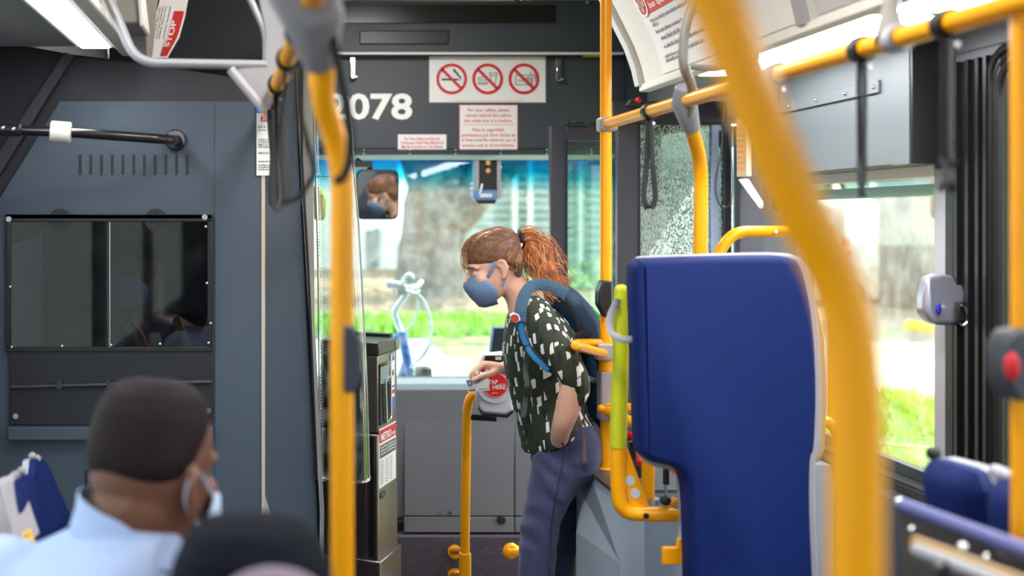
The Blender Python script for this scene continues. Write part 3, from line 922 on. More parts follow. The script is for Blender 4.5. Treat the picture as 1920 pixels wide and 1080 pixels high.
# left near pole
np_ = thing('bent_pole', (P(641, 0, 1.62).x, 1.62, 0.0), 'vertical yellow pole with a bent top in front of the farebox', 'pole')
pts = [(P(643, 0, 1.62).x, 1.62, 0.0), P(641, 700, 1.62), P(642, 330, 1.62), P(628, 255, 1.61), P(603, 190, 1.58), P(606, 120, 1.56)]
k = MB(); k.tube(fillet(pts, .06), .0172, seg=24, up=(0, 1, 0)); k.obj('tube', yellow, np_)
k = MB(); k.box(P(579, 122, 1.70), P(600, 170, 1.74)); k.obj('short_stub', yellow, np_, bev=.006)
k = MB(); k.tube([P(563, -30, 1.5), P(590, 40, 1.5), P(603, 128, 1.55)], [.05, .042, .022], seg=16, flat=.7); k.obj('tee_casting', MATS['casting_grey'], np_, bev=.004)
k = MB(); k.prism([P(643, 608, 1.60), P(664, 612, 1.60), P(678, 640, 1.60), P(678, 708, 1.60), P(664, 738, 1.60), P(643, 738, 1.60)], (0, .06, 0)); k.obj('button_box', M('slate_button_box', (58, 62, 78), .5, bump=(300, .05)), np_, bev=.004)
# left overhead rail (seen almost end on)
lr = thing('overhead_rail', (0, 2.2, 1.87), 'yellow overhead rail seen end-on at upper left', 'rail')
LR = [P(600, -60, 1.35), P(582, 5, 1.5), P(552, 80, 1.85), P(524, 152, 2.3), P(506, 190, 2.78), P(500, 205, 3.1)]
k = MB(); k.tube(spline([tuple(p) for p in LR], 6), .0165, seg=20); k.obj('tube', yellow, lr)
k = MB()
LRs = [V(q) for q in spline([tuple(p) for p in LR], 12)]
def lr_at(D):
    for a, b in zip(LRs, LRs[1:]):
        if a.y <= D <= b.y: return a.lerp(b, (D - a.y)/(b.y - a.y))
    return LRs[-1]
for D in (1.75, 2.02, 2.36, 2.7): collar(k, lr_at(D), FY, .0215, .028)
objs(k, 'rail_collar', silver, lr, bev=.004)
# grey hanger frame carrying the left rail
hb = thing('ceiling_bracket', tuple(P(480, 130, 2.5)), 'grey metal bracket frame holding the overhead rail above the driver partition', 'bracket')
k = MB(); k.tube(fillet([P(150, -110, 2.5), P(205, 0, 2.5), P(255, 118, 2.5), P(500, 122, 2.5)], .05), .0135, seg=12, flat=.8, up=(0, 1, 0)); k.obj('lower_bar', greymetal, hb)
k = MB(); k.tube(fillet([P(430, -80, 2.5), P(475, 10, 2.5), P(499, 62, 2.5), P(499, 122, 2.5)], .03), .008, seg=10, up=(0, 1, 0)); k.obj('inner_bar', greymetal, hb)
k = MB(); k.prism([P(470, -80, 2.49), P(560, -80, 2.49), P(530, 130, 2.49), P(506, 205, 2.49), P(492, 200, 2.49), P(438, 130, 2.49), P(496, 122, 2.49), P(497, 62, 2.49)], (0, .02, 0)); k.obj('web_plate', M('bracket_plate', (150, 150, 156), .45, bump=(200, .05)), hb, bev=.003)
k = MB(); k.tube([P(432, 130, 2.485), P(497, 208, 2.485)], .011, seg=10, up=(0, 1, 0)); k.obj('edge_rib', greymetal, hb)
# grey hanger loop on the right
hb2 = thing('rail_hanger', tuple(P(1290, 150, 2.2)), 'grey hanger bracket between right cove and yellow rail', 'bracket')
k = MB(); k.tube(fillet([P(1310, -40, 2.6), P(1283, 55, 2.6), P(1280, 125, 2.6), P(1300, 165, 2.65), P(1292, 215, 2.71)], .03), .011, seg=14, up=(0, 1, 0)); k.tube(fillet([P(1300, 125, 2.6), P(1340, 130, 2.5), P(1420, 105, 2.3)], .03), .008, seg=10); k.obj('tube', M('hanger_grey', (128, 124, 120), .45, bump=(100, .05)), hb2)
hb3 = thing('rail_hanger', tuple(P(1652, 90, 1.9)), 'grey hanger bracket on the right rail between two black straps', 'bracket')
k = MB(); k.tube([V((1.0, 1.80, RZ)), P(1668, 20, 1.86), P(1690, -60, 1.9)], [.024, .013, .015], seg=14); k.obj('tube', MATS['hanger_grey'], hb3)

# hand straps
def strap(top, y_bot, D, wpx, label, name='hand_strap', spread=1.0, ringr=.023, tilt=0.0, wide=.011, rot=0.3, loopf=.55):
    """webbing loop hanging from a rail centre point"""
    top = V(top); zb = P(0, y_bot, D).z
    t = thing(name, (top.x, top.y, zb), label, 'strap', 'black hand straps')
    k = MB(); k.tube([top + V((0, -.014, 0)), top + V((0, .014, 0))], ringr, seg=20); k.obj('rail_loop', blackrub, t, bev=.004)
    hw = wpx / F * D / 2
    H = top.z - zb
    cx = top.x + tilt
    pts = []
    for s_ in (-1, 1):
        side = [V((top.x + s_*.004, top.y, top.z - ringr*.8)), V((top.x + s_*.005 + tilt*.2, top.y, top.z - H*.25)),
                V((cx + s_*hw*.45, top.y, top.z - H*loopf)), V((cx + s_*hw, top.y + s_*.01, top.z - H*.85)), V((cx + s_*hw*.75, top.y + s_*.01, zb + .008))]
        pts.append(side)
    full = pts[0] + [V((cx, top.y, zb))] + list(reversed(pts[1]))
    sm = [V(q) for q in spline([tuple(p) for p in full], 7)]
    k = MB(); k.tube(sm, wide, seg=10, flat=.16, up=(math.sin(rot), math.cos(rot), 0)); k.obj('webbing_loop', webbing, t)
    k = MB(); k.cyl(top + V((.006, -.012, -ringr - .01)), (0, -1, 0), .004, .004); k.obj('rivet', chrome, t)
    return t
def rail_top(px): # rail point seen at px
    D = 1.0*F/(px - VX); return V((1.0, D, RZ)), D
for px, yb, wpx, lab, kw in ((1218, 390, 26, 'black hand strap hanging left of the bent yellow stanchion', dict(rot=1.25, wide=.0085)),
                     (1458, 392, 30, 'hand strap hanging directly behind the big curved pole', dict()),
                     (1616, 368, 20, 'slim black hand strap above the grey equipment box', dict(rot=1.1, wide=.007, loopf=.7)),
                     (1776, 352, 26, 'wide black hand strap before the black window frame', dict(rot=.9, wide=.012, loopf=.8))):
    tp, D = rail_top(px); strap(tp, yb, D, wpx, lab, **kw)
# thin loop seen against the white of the doorway
tl_ = thing('thin_cord_loop', tuple(P(1358, 388, 2.6)), 'thin dark cord loop hanging against the bright door gap', 'strap')
k = MB(); k.tube([V(q) for q in spline([tuple(P(x, y, 2.52)) for x, y in ((1357, 195), (1352, 280), (1342, 340), (1345, 375), (1358, 389), (1370, 380), (1374, 350), (1371, 300), (1362, 200))], 5)], .0022, seg=6); k.obj('cord', blackrub, tl_)
for D, yb, wpx, lab, kw in ((2.7, 385, 12, 'farthest black hand strap on the left rail, nearest the notice', dict(tilt=.006, rot=1.2, wide=.006)),
                       (2.36, 392, 22, 'second black hand strap from the front on the left rail', dict(rot=.5, tilt=-.0)),
                       (2.02, 390, 28, 'third black hand strap from the front on the left rail', dict(rot=.2, tilt=-.012)),
                       (1.75, 380, 30, 'fourth black hand strap from the front on the left rail', dict(rot=.1, wide=.007, tilt=.0, loopf=.35))):
    strap(lr_at(D), yb, D, wpx, lab, **kw)
k = MB()
ns_ = thing('hand_strap', tuple(P(640, 335, 1.5)), 'nearest dark hand strap looping around the left pole', 'strap', 'black hand straps')
k.tube([V(q) for q in spline([tuple(P(x, y, 1.5)) for x, y in ((608, -20), (622, 60), (640, 150), (655, 240), (655, 300), (642, 334), (626, 338))], 6)], .006, seg=8, flat=.4); k.obj('webbing_loop', webbing, ns_)
ns2 = thing('hand_strap', tuple(P(545, 330, 1.65)), 'thin dark hand strap looping over the grey edge trim', 'strap', 'black hand straps')
k = MB(); k.tube([V(q) for q in spline([tuple(P(x, y, 1.7)) for x, y in ((566, 90), (562, 200), (575, 260), (588, 320), (575, 350), (555, 372), (530, 378))], 6)], .0045, seg=8, flat=.4); k.obj('webbing_loop', webbing, ns2)

# ------------------------------------------------------------------ right wall equipment
eb = thing('equipment_box', (1.69, 3.4, 1.75), 'large grey equipment box above the door window with riveted strip', 'equipment box')
greybox = M('equipment_grey', (98, 104, 107), .5, bump=(600, .08))
MB().prism([(1.64, 2.855, 1.749), (1.64, 2.855, 2.06), (XR, 2.855, 2.085), (XR, 2.855, 1.749)], (0, .95, 0)).obj('housing', greybox, eb, bev=.004)
k = MB(); k.box((1.632, 3.0, 1.95), (1.64, 3.72, 1.985)); k.obj('rivet_strip', greybox, eb, bev=.002)
k = MB()
for yy in (3.02, 3.17, 3.34, 3.52, 3.7): k.sphere((1.631, yy, 1.967), .006, 10, 6)
objs(k, 'rivet', chrome, eb)
k = MB(); k.box((1.636, 2.845, 1.749), (XR, 2.857, 2.075)); k.obj('black_end_plate', black_m, eb, bev=.002)
k = MB(); k.box((1.634, 2.856, 1.749), (1.64, 2.935, 2.06)); k.obj('edge_post', greybox, eb)
# small orange-print information panel further ahead
ip = thing('info_panel', tuple(P(1390, 334, 4.15)), 'cream wall panel with orange print beside the door opening', 'panel')
k = MB(); k.prism([P(1381, 220, 4.19), P(1381, 332, 4.19), P(1399, 330, 4.12), P(1399, 220, 4.12)], (.03, .02, 0)); k.obj('panel_face', M('cream_panel', (226, 206, 176), .5, bump=(60, .03)), ip, bev=.003)
k = MB()
for j in range(8):
    for i in range(3): 
        x = 1383.5 + i*4.6; y = 240 + j*10.5
        k.prism([P(x, y, 4.105), P(x + 3.4, y, 4.105), P(x + 3.4, y + 6, 4.105), P(x, y + 6, 4.105)], (0, .002, 0))
k.obj('orange_print', M('orange_ink', (226, 140, 80), .5, bump=(60, .03)), ip)
k = MB(); k.prism([P(1383, 336, 4.14), P(1400, 334, 4.14), P(1432, 385, 4.02), P(1424, 392, 4.02)], (.03, .05, 0)); k.obj('angled_foot', offwhite, ip, bev=.004)

# windows of the right wall
rw = MB()
gside = glassy('side_glass', (205, 212, 208), .05)
struct(MB().box((XR + .03, 2.87, SILL), (XR + .035, 3.72, 1.74)).obj('window_2', glassy('door_glass', (246, 246, 240), .06, dirt=.10)))
struct(MB().box((XR + .03, .72, SILL), (XR + .035, 2.67, 2.03)).obj('window_3', gside))
struct(MB().box((XR + .03, YB, SILL), (XR + .035, .55, 2.03)).obj('window_4', gside))
# black rubber gasket frames
def gasket(nm, y0, y1, z0, z1, lab, wd=.05, prot=.035):
    t = thing(nm, (XR - .01, (y0+y1)/2, z0), lab, 'window frame')
    for off_, pr_, a_ in ((0, prot, 0), (.018, prot*.55, 1), (.034, prot*.9, 2)):
        e = wd*.30
        pth = fillet([(XR, y0 - off_, z0 - off_), (XR, y0 - off_, z1 + off_), (XR, y1 + off_, z1 + off_), (XR, y1 + off_, z0 - off_), (XR, y0 - off_, z0 - off_)], .09)
        k = MB(); k.tube([V(p) + V((-pr_*.3, 0, 0)) for p in pth], .011 if a_ != 1 else .008, seg=8, up=(1, 0, 0)); k.obj('rubber_lip', blackrub, t)
    k = MB()
    k.box((XR - .012, y1 - .005, z0 - .08), (XR + .03, y1 + .165, z1 + .02)); [k.box((XR - .024, y1 + q, z0 - .08), (XR - .01, y1 + q + .012, z1 + .02)) for q in (.03, .06, .10, .145)]; k.obj('pillar_cover', blackrub, t)
    return t
gasket('window_gasket', .75, 2.66, SILL + .01, 1.985, 'thick ribbed black rubber gasket behind the silver push device')
gf = thing('door_window_frame', (XR, 2.87, SILL), 'slim grey and green framed window behind the silver button', 'window frame')
k = MB(); k.box((XR - .01, 2.875, SILL), (XR + .02, 2.925, 1.74)); k.obj('silver_post', greymetal, gf, bev=.003)
k = MB(); k.box((XR - .015, 2.835, SILL - .1), (XR + .02, 2.87, 1.76)); k.obj('black_post', blackrub, gf, bev=.003)
k = MB(); k.box((XR - .005, 2.93, 1.67), (XR + .02, 3.72, 1.70)); k.obj('green_header', M('green_glass_edge', (120, 156, 138), .3, bump=(60, .03)), gf)
k = MB(); k.box((XR - .008, 2.93, 1.72), (XR + .02, 3.72, 1.75)); k.obj('cream_header', offwhite, gf)
k = MB(); k.box((XR - .012, 2.9, SILL - .012), (XR + .02, 3.98, SILL + .02)); k.box((XR - .02, 2.9, SILL - .06), (XR + .01, 3.98, SILL - .035)); k.obj('bottom_rail', blackrub, gf, bev=.003)
k = MB(); k.box((XR - .03, .7, SILL - .11), (XR, 2.8, SILL - .09)); k.box((XR - .03, .7, SILL - .15), (XR, 2.8, SILL - .13)); struct(k.obj('trim_9', greymetal, bev=.003))
# paper map frame low on the wall behind the seat
mf = thing('route_map', tuple(P(1560, 780, 3.3)), 'white framed route map sheet visible between blue seat and curved pole', 'notice')
k = MB(); k.prism([P(1548, 600, 3.52), P(1548, 775, 3.52), P(1571, 781, 3.445), P(1571, 560, 3.445)], (.004, .004, 0)); k.obj('sheet', paper, mf)
k = MB(); k.tube([P(1571, 560, 3.44), P(1571, 781, 3.44)], .003, seg=6); k.obj('frame_edge', M('tan_edge', (196, 176, 150), .5, bump=(60, .03)), mf)
k = MB()
for y in (640, 662, 670, 700, 735, 745): k.tube([P(1551, y, 3.505), P(1560, y + 1, 3.475)], .0008, seg=4)
k.tube([P(1560, 640, 3.47), P(1560, 735, 3.47)], .0008, seg=4)
k.obj('map_lines', grey_ink, mf)

# ------------------------------------------------------------------ front door leaves
def leaf(x0, x1, ytop, D, label, glass, fw, top_w, zb=0.02, gl_right=None, extra=True):
    a = P(x0, ytop, D); b = P(x1, ytop, D)
    t = thing('door_leaf', ((a.x + b.x)/2, D, zb), label, 'door')
    w_ = fw*D/F; tw = top_w*D/F
    k = MB()
    k.box((a.x, D, zb), (a.x + w_, D + .035, a.z)); k.box((b.x - w_*.35, D, zb), (b.x, D + .035, a.z))
    k.box((a.x + w_, D, a.z - tw), (b.x - w_*.35, D + .035, a.z)); k.box((a.x + w_, D, zb), (b.x - w_*.35, D + .035, zb + .12))
    k.obj('leaf_frame', darkframe, t, bev=.003)
    k = MB(); k.box((a.x + w_ - .004, D - .006, zb + .1), (a.x + w_ + .002, D, a.z - tw)); k.obj('glazing_bead', black_m, t)
    MB().box((a.x + w_, D + .015, zb + .12), (b.x - w_*.35, D + .02, a.z - tw)).obj('pane', glass, t)
    return t
lf1 = leaf(1032, 1192, 236, 4.93, 'dark framed front door leaf folded beside the windshield', glassy('leaf_glass', (225, 240, 234), .05, dirt=.12), 31, 28)
k = MB(); k.cyl(P(1078, 233, 4.95), (0, 0, 1), .035, .012); k.box(P(1062, 234, 4.92), P(1095, 238, 4.97)); k.box(P(1112, 226, 4.92), P(1135, 238, 4.97)); k.obj('pivot_hinge', black_m, lf1, bev=.003)
lf2 = leaf(1158, 1372, 205, 4.33, 'rear front-door leaf with glass covered in water drops', glassy('wet_glass', (176, 188, 184), .06, drops=True), 41, 29)
k = MB(); k.box(P(1335, 234, 4.33), P(1342, 900, 4.36)); k.obj('pane_edge', M('bluish_edge', (170, 186, 214), .3, bump=(60, .02)), lf2)
struct(MB().box(P(1150, 190, 4.30), P(1480, 232, 4.36)).obj('door_1', darkframe))
struct(MB().box(P(1381, 236, 4.31), P(1388, 520, 4.34)).obj('trim_8', MATS['green_glass_edge']))
MBp = MB(); MBp.box(P(1388, 236, 4.2), P(1475, 900, 4.25)); struct(MBp.obj('door_2', darkframe))
# red alarm button above the door leaf
rb = thing('red_button', tuple(P(1197, 196, 4.25)), 'small red button above the wet door leaf', 'button')
k = MB(); k.prism([P(1176, 198, 4.26), P(1182, 186, 4.26), P(1206, 183, 4.26), P(1212, 198, 4.26)], (0, .04, 0)); k.obj('base', darkframe, rb, bev=.003)
k = MB(); k.sphere(P(1197, 188, 4.25), .0125); k.obj('cap', red_ink, rb)
# blue arrow decal in the door gap glass
ar = thing('arrow_sticker', tuple(P(1354, 270, 4.34)), 'white door sticker with a blue left arrow', 'sticker')
MB().box(P(1342, 236, 4.35), P(1380, 276, 4.352)).obj('sheet', paper, ar)
k = MB(); k.add([P(1341, 262, 4.345), P(1350, 256, 4.345), P(1350, 260, 4.345), P(1364, 260, 4.345), P(1364, 264, 4.345), P(1350, 264, 4.345), P(1350, 268, 4.345)], [(0, 1, 2, 3, 4, 5, 6)]); k.obj('arrow', M('soft_blue_ink', (110, 150, 190), .5, bump=(60, .02)), ar)
# yellow U-rail behind the seat
ur = thing('seat_side_rail', tuple(P(1400, 480, 3.0)), 'yellow bent rail rising just behind the blue seat top', 'handrail')
k = MB(); k.tube(fillet([P(1330, 620, 3.0), P(1343, 480, 3.0), P(1375, 434, 3.0), P(1455, 434, 3.0), P(1480, 434, 3.05)], .06), .0155, seg=18, up=(0, 1, 0)); k.tube([P(1455, 434, 3.0), P(1560, 436, 3.1), P(1560, 780, 3.1)], .012, seg=12, up=(0, 1, 0)); k.obj('tube', yellow, ur)
k = MB(); k.cyl(P(1454, 434, 2.985), (0, -1, 0), .005, .004); k.obj('screw', chrome, ur)
ur2 = thing('lower_side_rail', tuple(P(1570, 900, 3.0)), 'lower yellow bent rail right of the blue seat', 'handrail')
k = MB(); k.tube(fillet([P(1500, 786, 3.0), P(1560, 792, 3.0), P(1575, 830, 3.0), P(1575, 930, 3.0)], .05), .014, seg=16, up=(0, 1, 0)); k.obj('tube', yellow, ur2)

# silver door-open device on the window post
dv = thing('door_push_device', tuple(P(1775, 612, 2.830)), 'silver push device with blue oval mounted on the window post', 'push button')
k = MB()
sec = [(1740, 532, 520), (1746, 520, 0)]
k.prism([P(1745, 520, 2.780), P(1762, 514, 2.830), P(1800, 518, 2.850), P(1812, 548, 2.810), P(1812, 600, 2.810), P(1806, 612, 2.810), P(1755, 610, 2.780), P(1735, 590, 2.780), P(1735, 560, 2.780)], (.0, .05, 0)); k.obj('housing', M('satin_silver', (170, 170, 184), .3, .6, bump=(300, .04)), dv, bev=.014, seg=4)
k = MB(); k.sphere(P(1760, 579, 2.778), .010, sc=(.7, .3, 1.5)); k.obj('blue_oval', M('deep_blue', (40, 40, 170), .35, bump=(60, .02)), dv)
k = MB(); k.box(P(1796, 566, 2.775), P(1806, 604, 2.790)); k.obj('recess', black_m, dv, bev=.004)
k = MB(); k.tube([V(q) for q in spline([tuple(P(x, y, 2.765)) for x, y in ((1802, 572), (1812, 580), (1814, 600), (1806, 611), (1800, 606))], 5)], .003, seg=8); k.obj('wire_handle', chrome, dv)
# right edge pole with stop button
ep2 = thing('edge_pole', (P(1922, 0, 1.5).x, 1.5, 0), 'yellow pole holding a dark box with a red button', 'pole')
k = MB(); k.tube([(P(1924, 0, 1.5).x, 1.5, 0), (P(1922, 0, 1.5).x, 1.5, RZ + .1)], .0172, seg=20); k.obj('tube', yellow, ep2)
k = MB(); k.prism([P(1940, 618, 1.46), P(1908, 622, 1.46), P(1892, 650, 1.46), P(1892, 715, 1.46), P(1908, 752, 1.46), P(1940, 756, 1.46)], (0, .05, 0)); k.obj('button_box', M('dark_box_grey', (54, 58, 66), .5, bump=(100, .05)), ep2, bev=.005)
k = MB(); k.sphere(P(1897, 687, 1.462), .013, sc=(.6, .9, 1.5)); k.obj('red_button', red_ink, ep2)
# ------------------------------------------------------------------ farebox
def rotz(p, piv, a):
    c, s_ = math.cos(a), math.sin(a); d = V(p) - V(piv)
    return V((piv[0] + d.x*c - d.y*s_, piv[1] + d.x*s_ + d.y*c, p[2]))
FD = 4.15
fpiv = V((P(709, 0, FD).x, FD, 0))        # near vertical corner
FA = -0.42
fb = thing('farebox', (fpiv.x - .05, FD + .12, 0.0), 'stainless steel farebox with red and white fare chart sticker', 'farebox')
def fbx(x0, x1, y0, y1, z0, z1, mb=None):
    """box in farebox axes: x to the left of the corner is negative, y away from the front face"""
    mb = mb or MB(); vs = []
    for z_ in (z0, z1):
        for y in (y0, y1):
            for x in (x0, x1): vs.append(rotz((fpiv.x + x, fpiv.y + y, z_), fpiv, FA))
    mb.add(vs, [(0, 2, 3, 1), (4, 5, 7, 6), (0, 1, 5, 4), (2, 6, 7, 3), (0, 4, 6, 2), (1, 3, 7, 5)]); return mb
fz = lambda py: EYE - (py - VY)/F*FD
fbx(-.24, 0, 0, .24, 0.0, fz(815)).obj('cabinet', steel, fb, bev=.006)
fbx(-.235, -.002, .002, .235, fz(812), fz(668)).obj('upper_case', steel, fb, bev=.004)
fbx(-.24, .004, -.004, .20, fz(668), fz(642)).obj('lid', M('lid_bronze', (86, 84, 74), .35, .8, bump=(200, .04)), fb, bev=.006)
fbx(-.20, -.02, .21, .24, fz(668), fz(636)).obj('lid_hinge', black_m, fb, bev=.004)
k = fbx(-.0, .006, .20, .245, fz(668), fz(648)); k.obj('side_tab', steel, fb, bev=.002)
k = fbx(-.225, -.045, -.004, 0, fz(1050), fz(818)); k.obj('cabinet_door', steel, fb, bev=.003)
k = fbx(-.035, -.012, -.006, -.001, fz(1045), fz(818)); k.obj('door_edge_strip', M('dark_steel', (70, 66, 64), .4, .9, bump=(90, .03)), fb, bev=.002)
k = fbx(-.25, .012, -.01, .25, 0, fz(1052)); k.obj('plinth', steel, fb, bev=.004)
# the right face: clear coin window, stickers
def ff(u, py0, py1, u1, d=.002):   # panel on the right face, u metres from the near corner
    return fbx(0, d, u, u1, fz(py1), fz(py0))
smk = M('smoked_window', (34, 38, 42), .08, coat=.6, bump=(20, .01))
ff(.012, 684, 800, .135, .003).obj('coin_window', smk, fb)
ff(.018, 690, 722, .125, .004).obj('window_glint_panel', M('pale_panel', (150, 165, 166), .15, bump=(20, .01)), fb)  # pale patch painted as a glint on the coin window
k = MB(); 
pth = [rotz((fpiv.x + .01, fpiv.y + u, fz(y)), fpiv, FA) for u, y in ((.06, 716), (.125, 714), (.125, 792), (.075, 800), (.06, 716))]
k.tube(fillet(pth, .01), .0035, seg=8); k.obj('bill_guide', chrome, fb)
ff(.150, 672, 782, .195, .0015).obj('sticker_strip', paper, fb)
ff(.155, 742, 750, .19, .0025).obj('red_tag', red_ink, fb)
ff(.155, 756, 782, .19, .0025).obj('blue_tag', blue_ink, fb); fbx(0, .0025, .155, .19, fz(738), fz(734)).obj('blue_tag', blue_ink, fb)
k = MB(); vs = [rotz((fpiv.x + .003, fpiv.y + u, fz(y)), fpiv, FA) for u, y in ((.158, 686), (.19, 684), (.174, 670))]; k.add(vs, [(0, 1, 2)]); k.obj('blue_triangle', blue_ink, fb)
k = MB(); c_ = rotz((fpiv.x + .003, fpiv.y + .174, fz(709)), fpiv, FA); k.sphere(c_, .012, sc=(.15, 1, 1)); k.obj('green_dot', M('green_ink', (70, 160, 60), .5, bump=(60, .02)), fb)
ff(.008, 806, 918, .21, .0015).obj('fare_chart', paper, fb)
ff(.010, 809, 833, .208, .0022).obj('red_heading', red_ink, fb)
ff(.016, 838, 862, .204, .0022).obj('dark_band', M('chart_grey', (70, 72, 78), .5, bump=(60, .02)), fb)
right_u = (rotz((0, 1, 0), (0, 0, 0), FA)); 
def fpt(u, py, d=.003): return rotz((fpiv.x + d, fpiv.y + u, fz(py)), fpiv, FA)
k = MB(); textmb(k, 'METRO', fpt(.085, 829), right_u, UZ, .026, width=.12, bold=.03); textmb(k, 'FARES', fpt(.175, 829), right_u, UZ, .012, width=.05, bold=.01)
rr = random.Random(11)
for y in (844, 850, 856): wordmark_lines(k, fpt(.022, y), right_u, UZ, .17, .007, rr)
k.obj('chart_white_lettering', white_ink, fb)
k = MB()
for j in range(9):
    for u in (.02, .08, .13): wordmark_lines(k, fpt(u, 870 + j*5.2), right_u, UZ, .03, .005, rr)
k.obj('chart_grey_lettering', grey_ink, fb)
ff(.02, 927, 938, .075, .003).obj('lock_plate', black_m, fb)
k = fbx(0, .004, .03, .06, fz(935), fz(930)); k.obj('lock', chrome, fb)
k = MB(); k.cyl(fpt(.0, 0), (1, 0, 0), .0, .0) if False else None
k.cyl(rotz((fpiv.x - .095, fpiv.y, fz(720)), fpiv, FA), rotz((0, -1, 0), (0, 0, 0), FA), .007, .005); k.obj('front_screw', chrome, fb)

# clear curved shield hanging left of the farebox
sh = thing('clear_shield', tuple(P(645, 905, 3.85)), 'clear curved plastic shield hanging in front of the driver entrance', 'shield')
def shield_ring(py, D, x0, x1, bul=.11, n=22):
    a = P(x0, py, D); b = P(x1, py, D); c = (a + b)/2; w_ = (b.x - a.x)/2
    return [V((c.x - math.cos(PI*i/n)*w_*1.0, D + .12 - math.sin(PI*i/n)**.7*bul - .03*(i/n), a.z)) for i in range(n+1)]
rows = [shield_ring(y, 3.85, x0, x1) for y, x0, x1 in ((175, 590, 655), (240, 591, 662), (330, 594, 668), (420, 597, 676), (520, 599, 682), (620, 600, 687), (720, 601, 691), (820, 602, 694), (905, 603, 696))]
shm = glassy('clear_vinyl', (236, 244, 244), .13, .08, dirt=.38)
k = MB(); k.rings(rows, close=False, cap=False); k.obj('sheet', shm, sh, angle=80)
k = MB(); k.tube(rows[-1], .006, seg=8); k.obj('bottom_rim', glassy('clear_rim', (210, 222, 222), .3, .05), sh)
k = MB(); k.tube([r[-1] for r in rows], .0035, seg=8); k.tube([r[0] for r in rows], .0035, seg=8); k.tube(rows[2], .0025, seg=6); k.obj('side_welt', M('clear_welt', (205, 214, 206), .25, bump=(60, .04)), sh)
k = MB()
for y in range(190, 900, 6): k.sphere(P(598 if y < 500 else 601, y, 3.86), .0022, 6, 4)
k.obj('chain_edge', silver, sh)['kind'] = 'stuff'
k = MB(); k.tube([P(594, 176, 3.95), P(590, 172, 3.37)], .006, seg=8); k.obj('hanger_rod', greymetal, sh)
vst = thing('safety_vest', tuple(P(603, 415, 4.3)), 'lime safety vest with orange and grey stripes behind the clear shield', 'vest')
k = MB(); k.prism([P(588, 345, 4.3), P(602, 352, 4.3), P(612, 375, 4.3), P(610, 412, 4.3), P(590, 414, 4.3)], (0, .08, 0)); k.obj('lime_cloth', M('hi_vis_lime', (170, 214, 40), .7, bump=(60, .3)), vst, bev=.012, seg=3)
k = MB(); k.tube([P(596, 350, 4.29), P(602, 385, 4.285), P(597, 412, 4.29)], .004, seg=6); k.obj('orange_stripe', M('hi_vis_orange', (240, 110, 40), .6, bump=(60, .1)), vst)
k = MB(); k.tube([P(603, 365, 4.295), P(598, 412, 4.295)], .007, seg=6); k.obj('grey_stripe', greymetal, vst)

# ------------------------------------------------------------------ card reader on yellow stand
tr = thing('reader_stand', tuple(P(872, 1085, 4.0)), 'yellow curved stand pipe holding the white card reader', 'stand')
tp = fillet([P(872, 1260, 4.0), P(872, 1000, 4.0), P(876, 765, 4.0), P(882, 742, 4.0), P(902, 735, 4.0), P(930, 745, 4.02)], .04)
k = MB(); k.tube(tp, .0165, seg=18, up=(0, 1, 0)); k.obj('pipe', yellow, tr)
k = MB(); k.cyl(P(872, 1080, 4.0), (0, 0, 1), .022, .085); k.obj('sleeve', yellow, tr, bev=.003)
k = MB()
for y in (1034, 1078):
    k.tube([P(872, y, 4.0), P(852, y, 4.5), P(850, y, 4.8)], .015, seg=12); k.cyl(P(852, y, 4.79), (0, -1, 0), .030, .012)
k.obj('wall_mount', yellow, tr, bev=.002)
k = MB()
k.tube([P(950, 1033, 4.6), P(1045, 1036, 4.6)], .022, seg=14); k.sphere(P(958, 1033, 4.6), .034, sc=(1, .5, 1)); k.obj('floor_arm', yellow, tr)
k = MB(); k.tube([P(881, 782, 4.0), P(930, 785, 4.0)], .0115, seg=14); k.obj('black_grip', black_m, tr)
TD = 3.92
rd = thing('card_reader', tuple(P(930, 778, TD)), 'white round-faced card reader with a red disc beneath the woman\'s hand', 'card reader')
def rr_poly(pts, D): return [P(x, y, D) for x, y in pts]
k = MB(); k.prism(rr_poly([(906, 664), (948, 660), (962, 668), (964, 770), (952, 780), (905, 775), (896, 765), (893, 735), (898, 700)], TD + .012), (0, .05, 0)); k.obj('housing', M('reader_white', (224, 220, 226), .35, bump=(200, .03)), rd, bev=.012, seg=4)
k = MB(); k.prism(rr_poly([(910, 667), (950, 667), (950, 682), (908, 682)], TD + .008), (0, .02, 0)); k.obj('display', black_m, rd, bev=.002)
k = MB(); k.prism(rr_poly([(929, 669), (940, 669), (940, 675), (929, 675)], TD + .006), (0, .01, 0)); k.obj('display_glyph', offwhite, rd)
cR = P(929, 722, TD)
k = MB(); k.cyl(cR + V((0, .012, 0)), (0, -1, 0), .069, .010, 48, .066); k.obj('round_face', MATS['reader_white'], rd, bev=.002)
k = MB(); k.cyl(cR, (0, -1, 0), .0455, .0015, 48); k.obj('red_disc', M('bright_red', (238, 40, 30), .45, bump=(60, .02)), rd)
k = MB(); ring(k, cR + V((0, -.0022, 0)), .0435, .042, 0, 48); textmb(k, 'TAP', P(924, 720, TD - .0022), RX, UZ, .0145, width=.036, bold=.03); textmb(k, 'your', P(942, 721, TD - .0022), RX, UZ, .006, width=.022)
textmb(k, 'HERE', P(936, 729.5, TD - .0022), RX, UZ, .0145, width=.046, bold=.03); textmb(k, 'card', P(913, 728, TD - .0022), RX, UZ, .007, width=.016); textmb(k, 'METRO', P(928, 738, TD - .0022), RX, UZ, .004, width=.02, bold=.02)
k.obj('disc_lettering', white_ink, rd)
k = MB(); k.prism(rr_poly([(897, 764), (905, 774), (952, 779), (963, 770), (963, 774), (952, 784), (905, 779)], TD), (0, .05, 0)); k.obj('dark_bumper', black_m, rd, bev=.002)
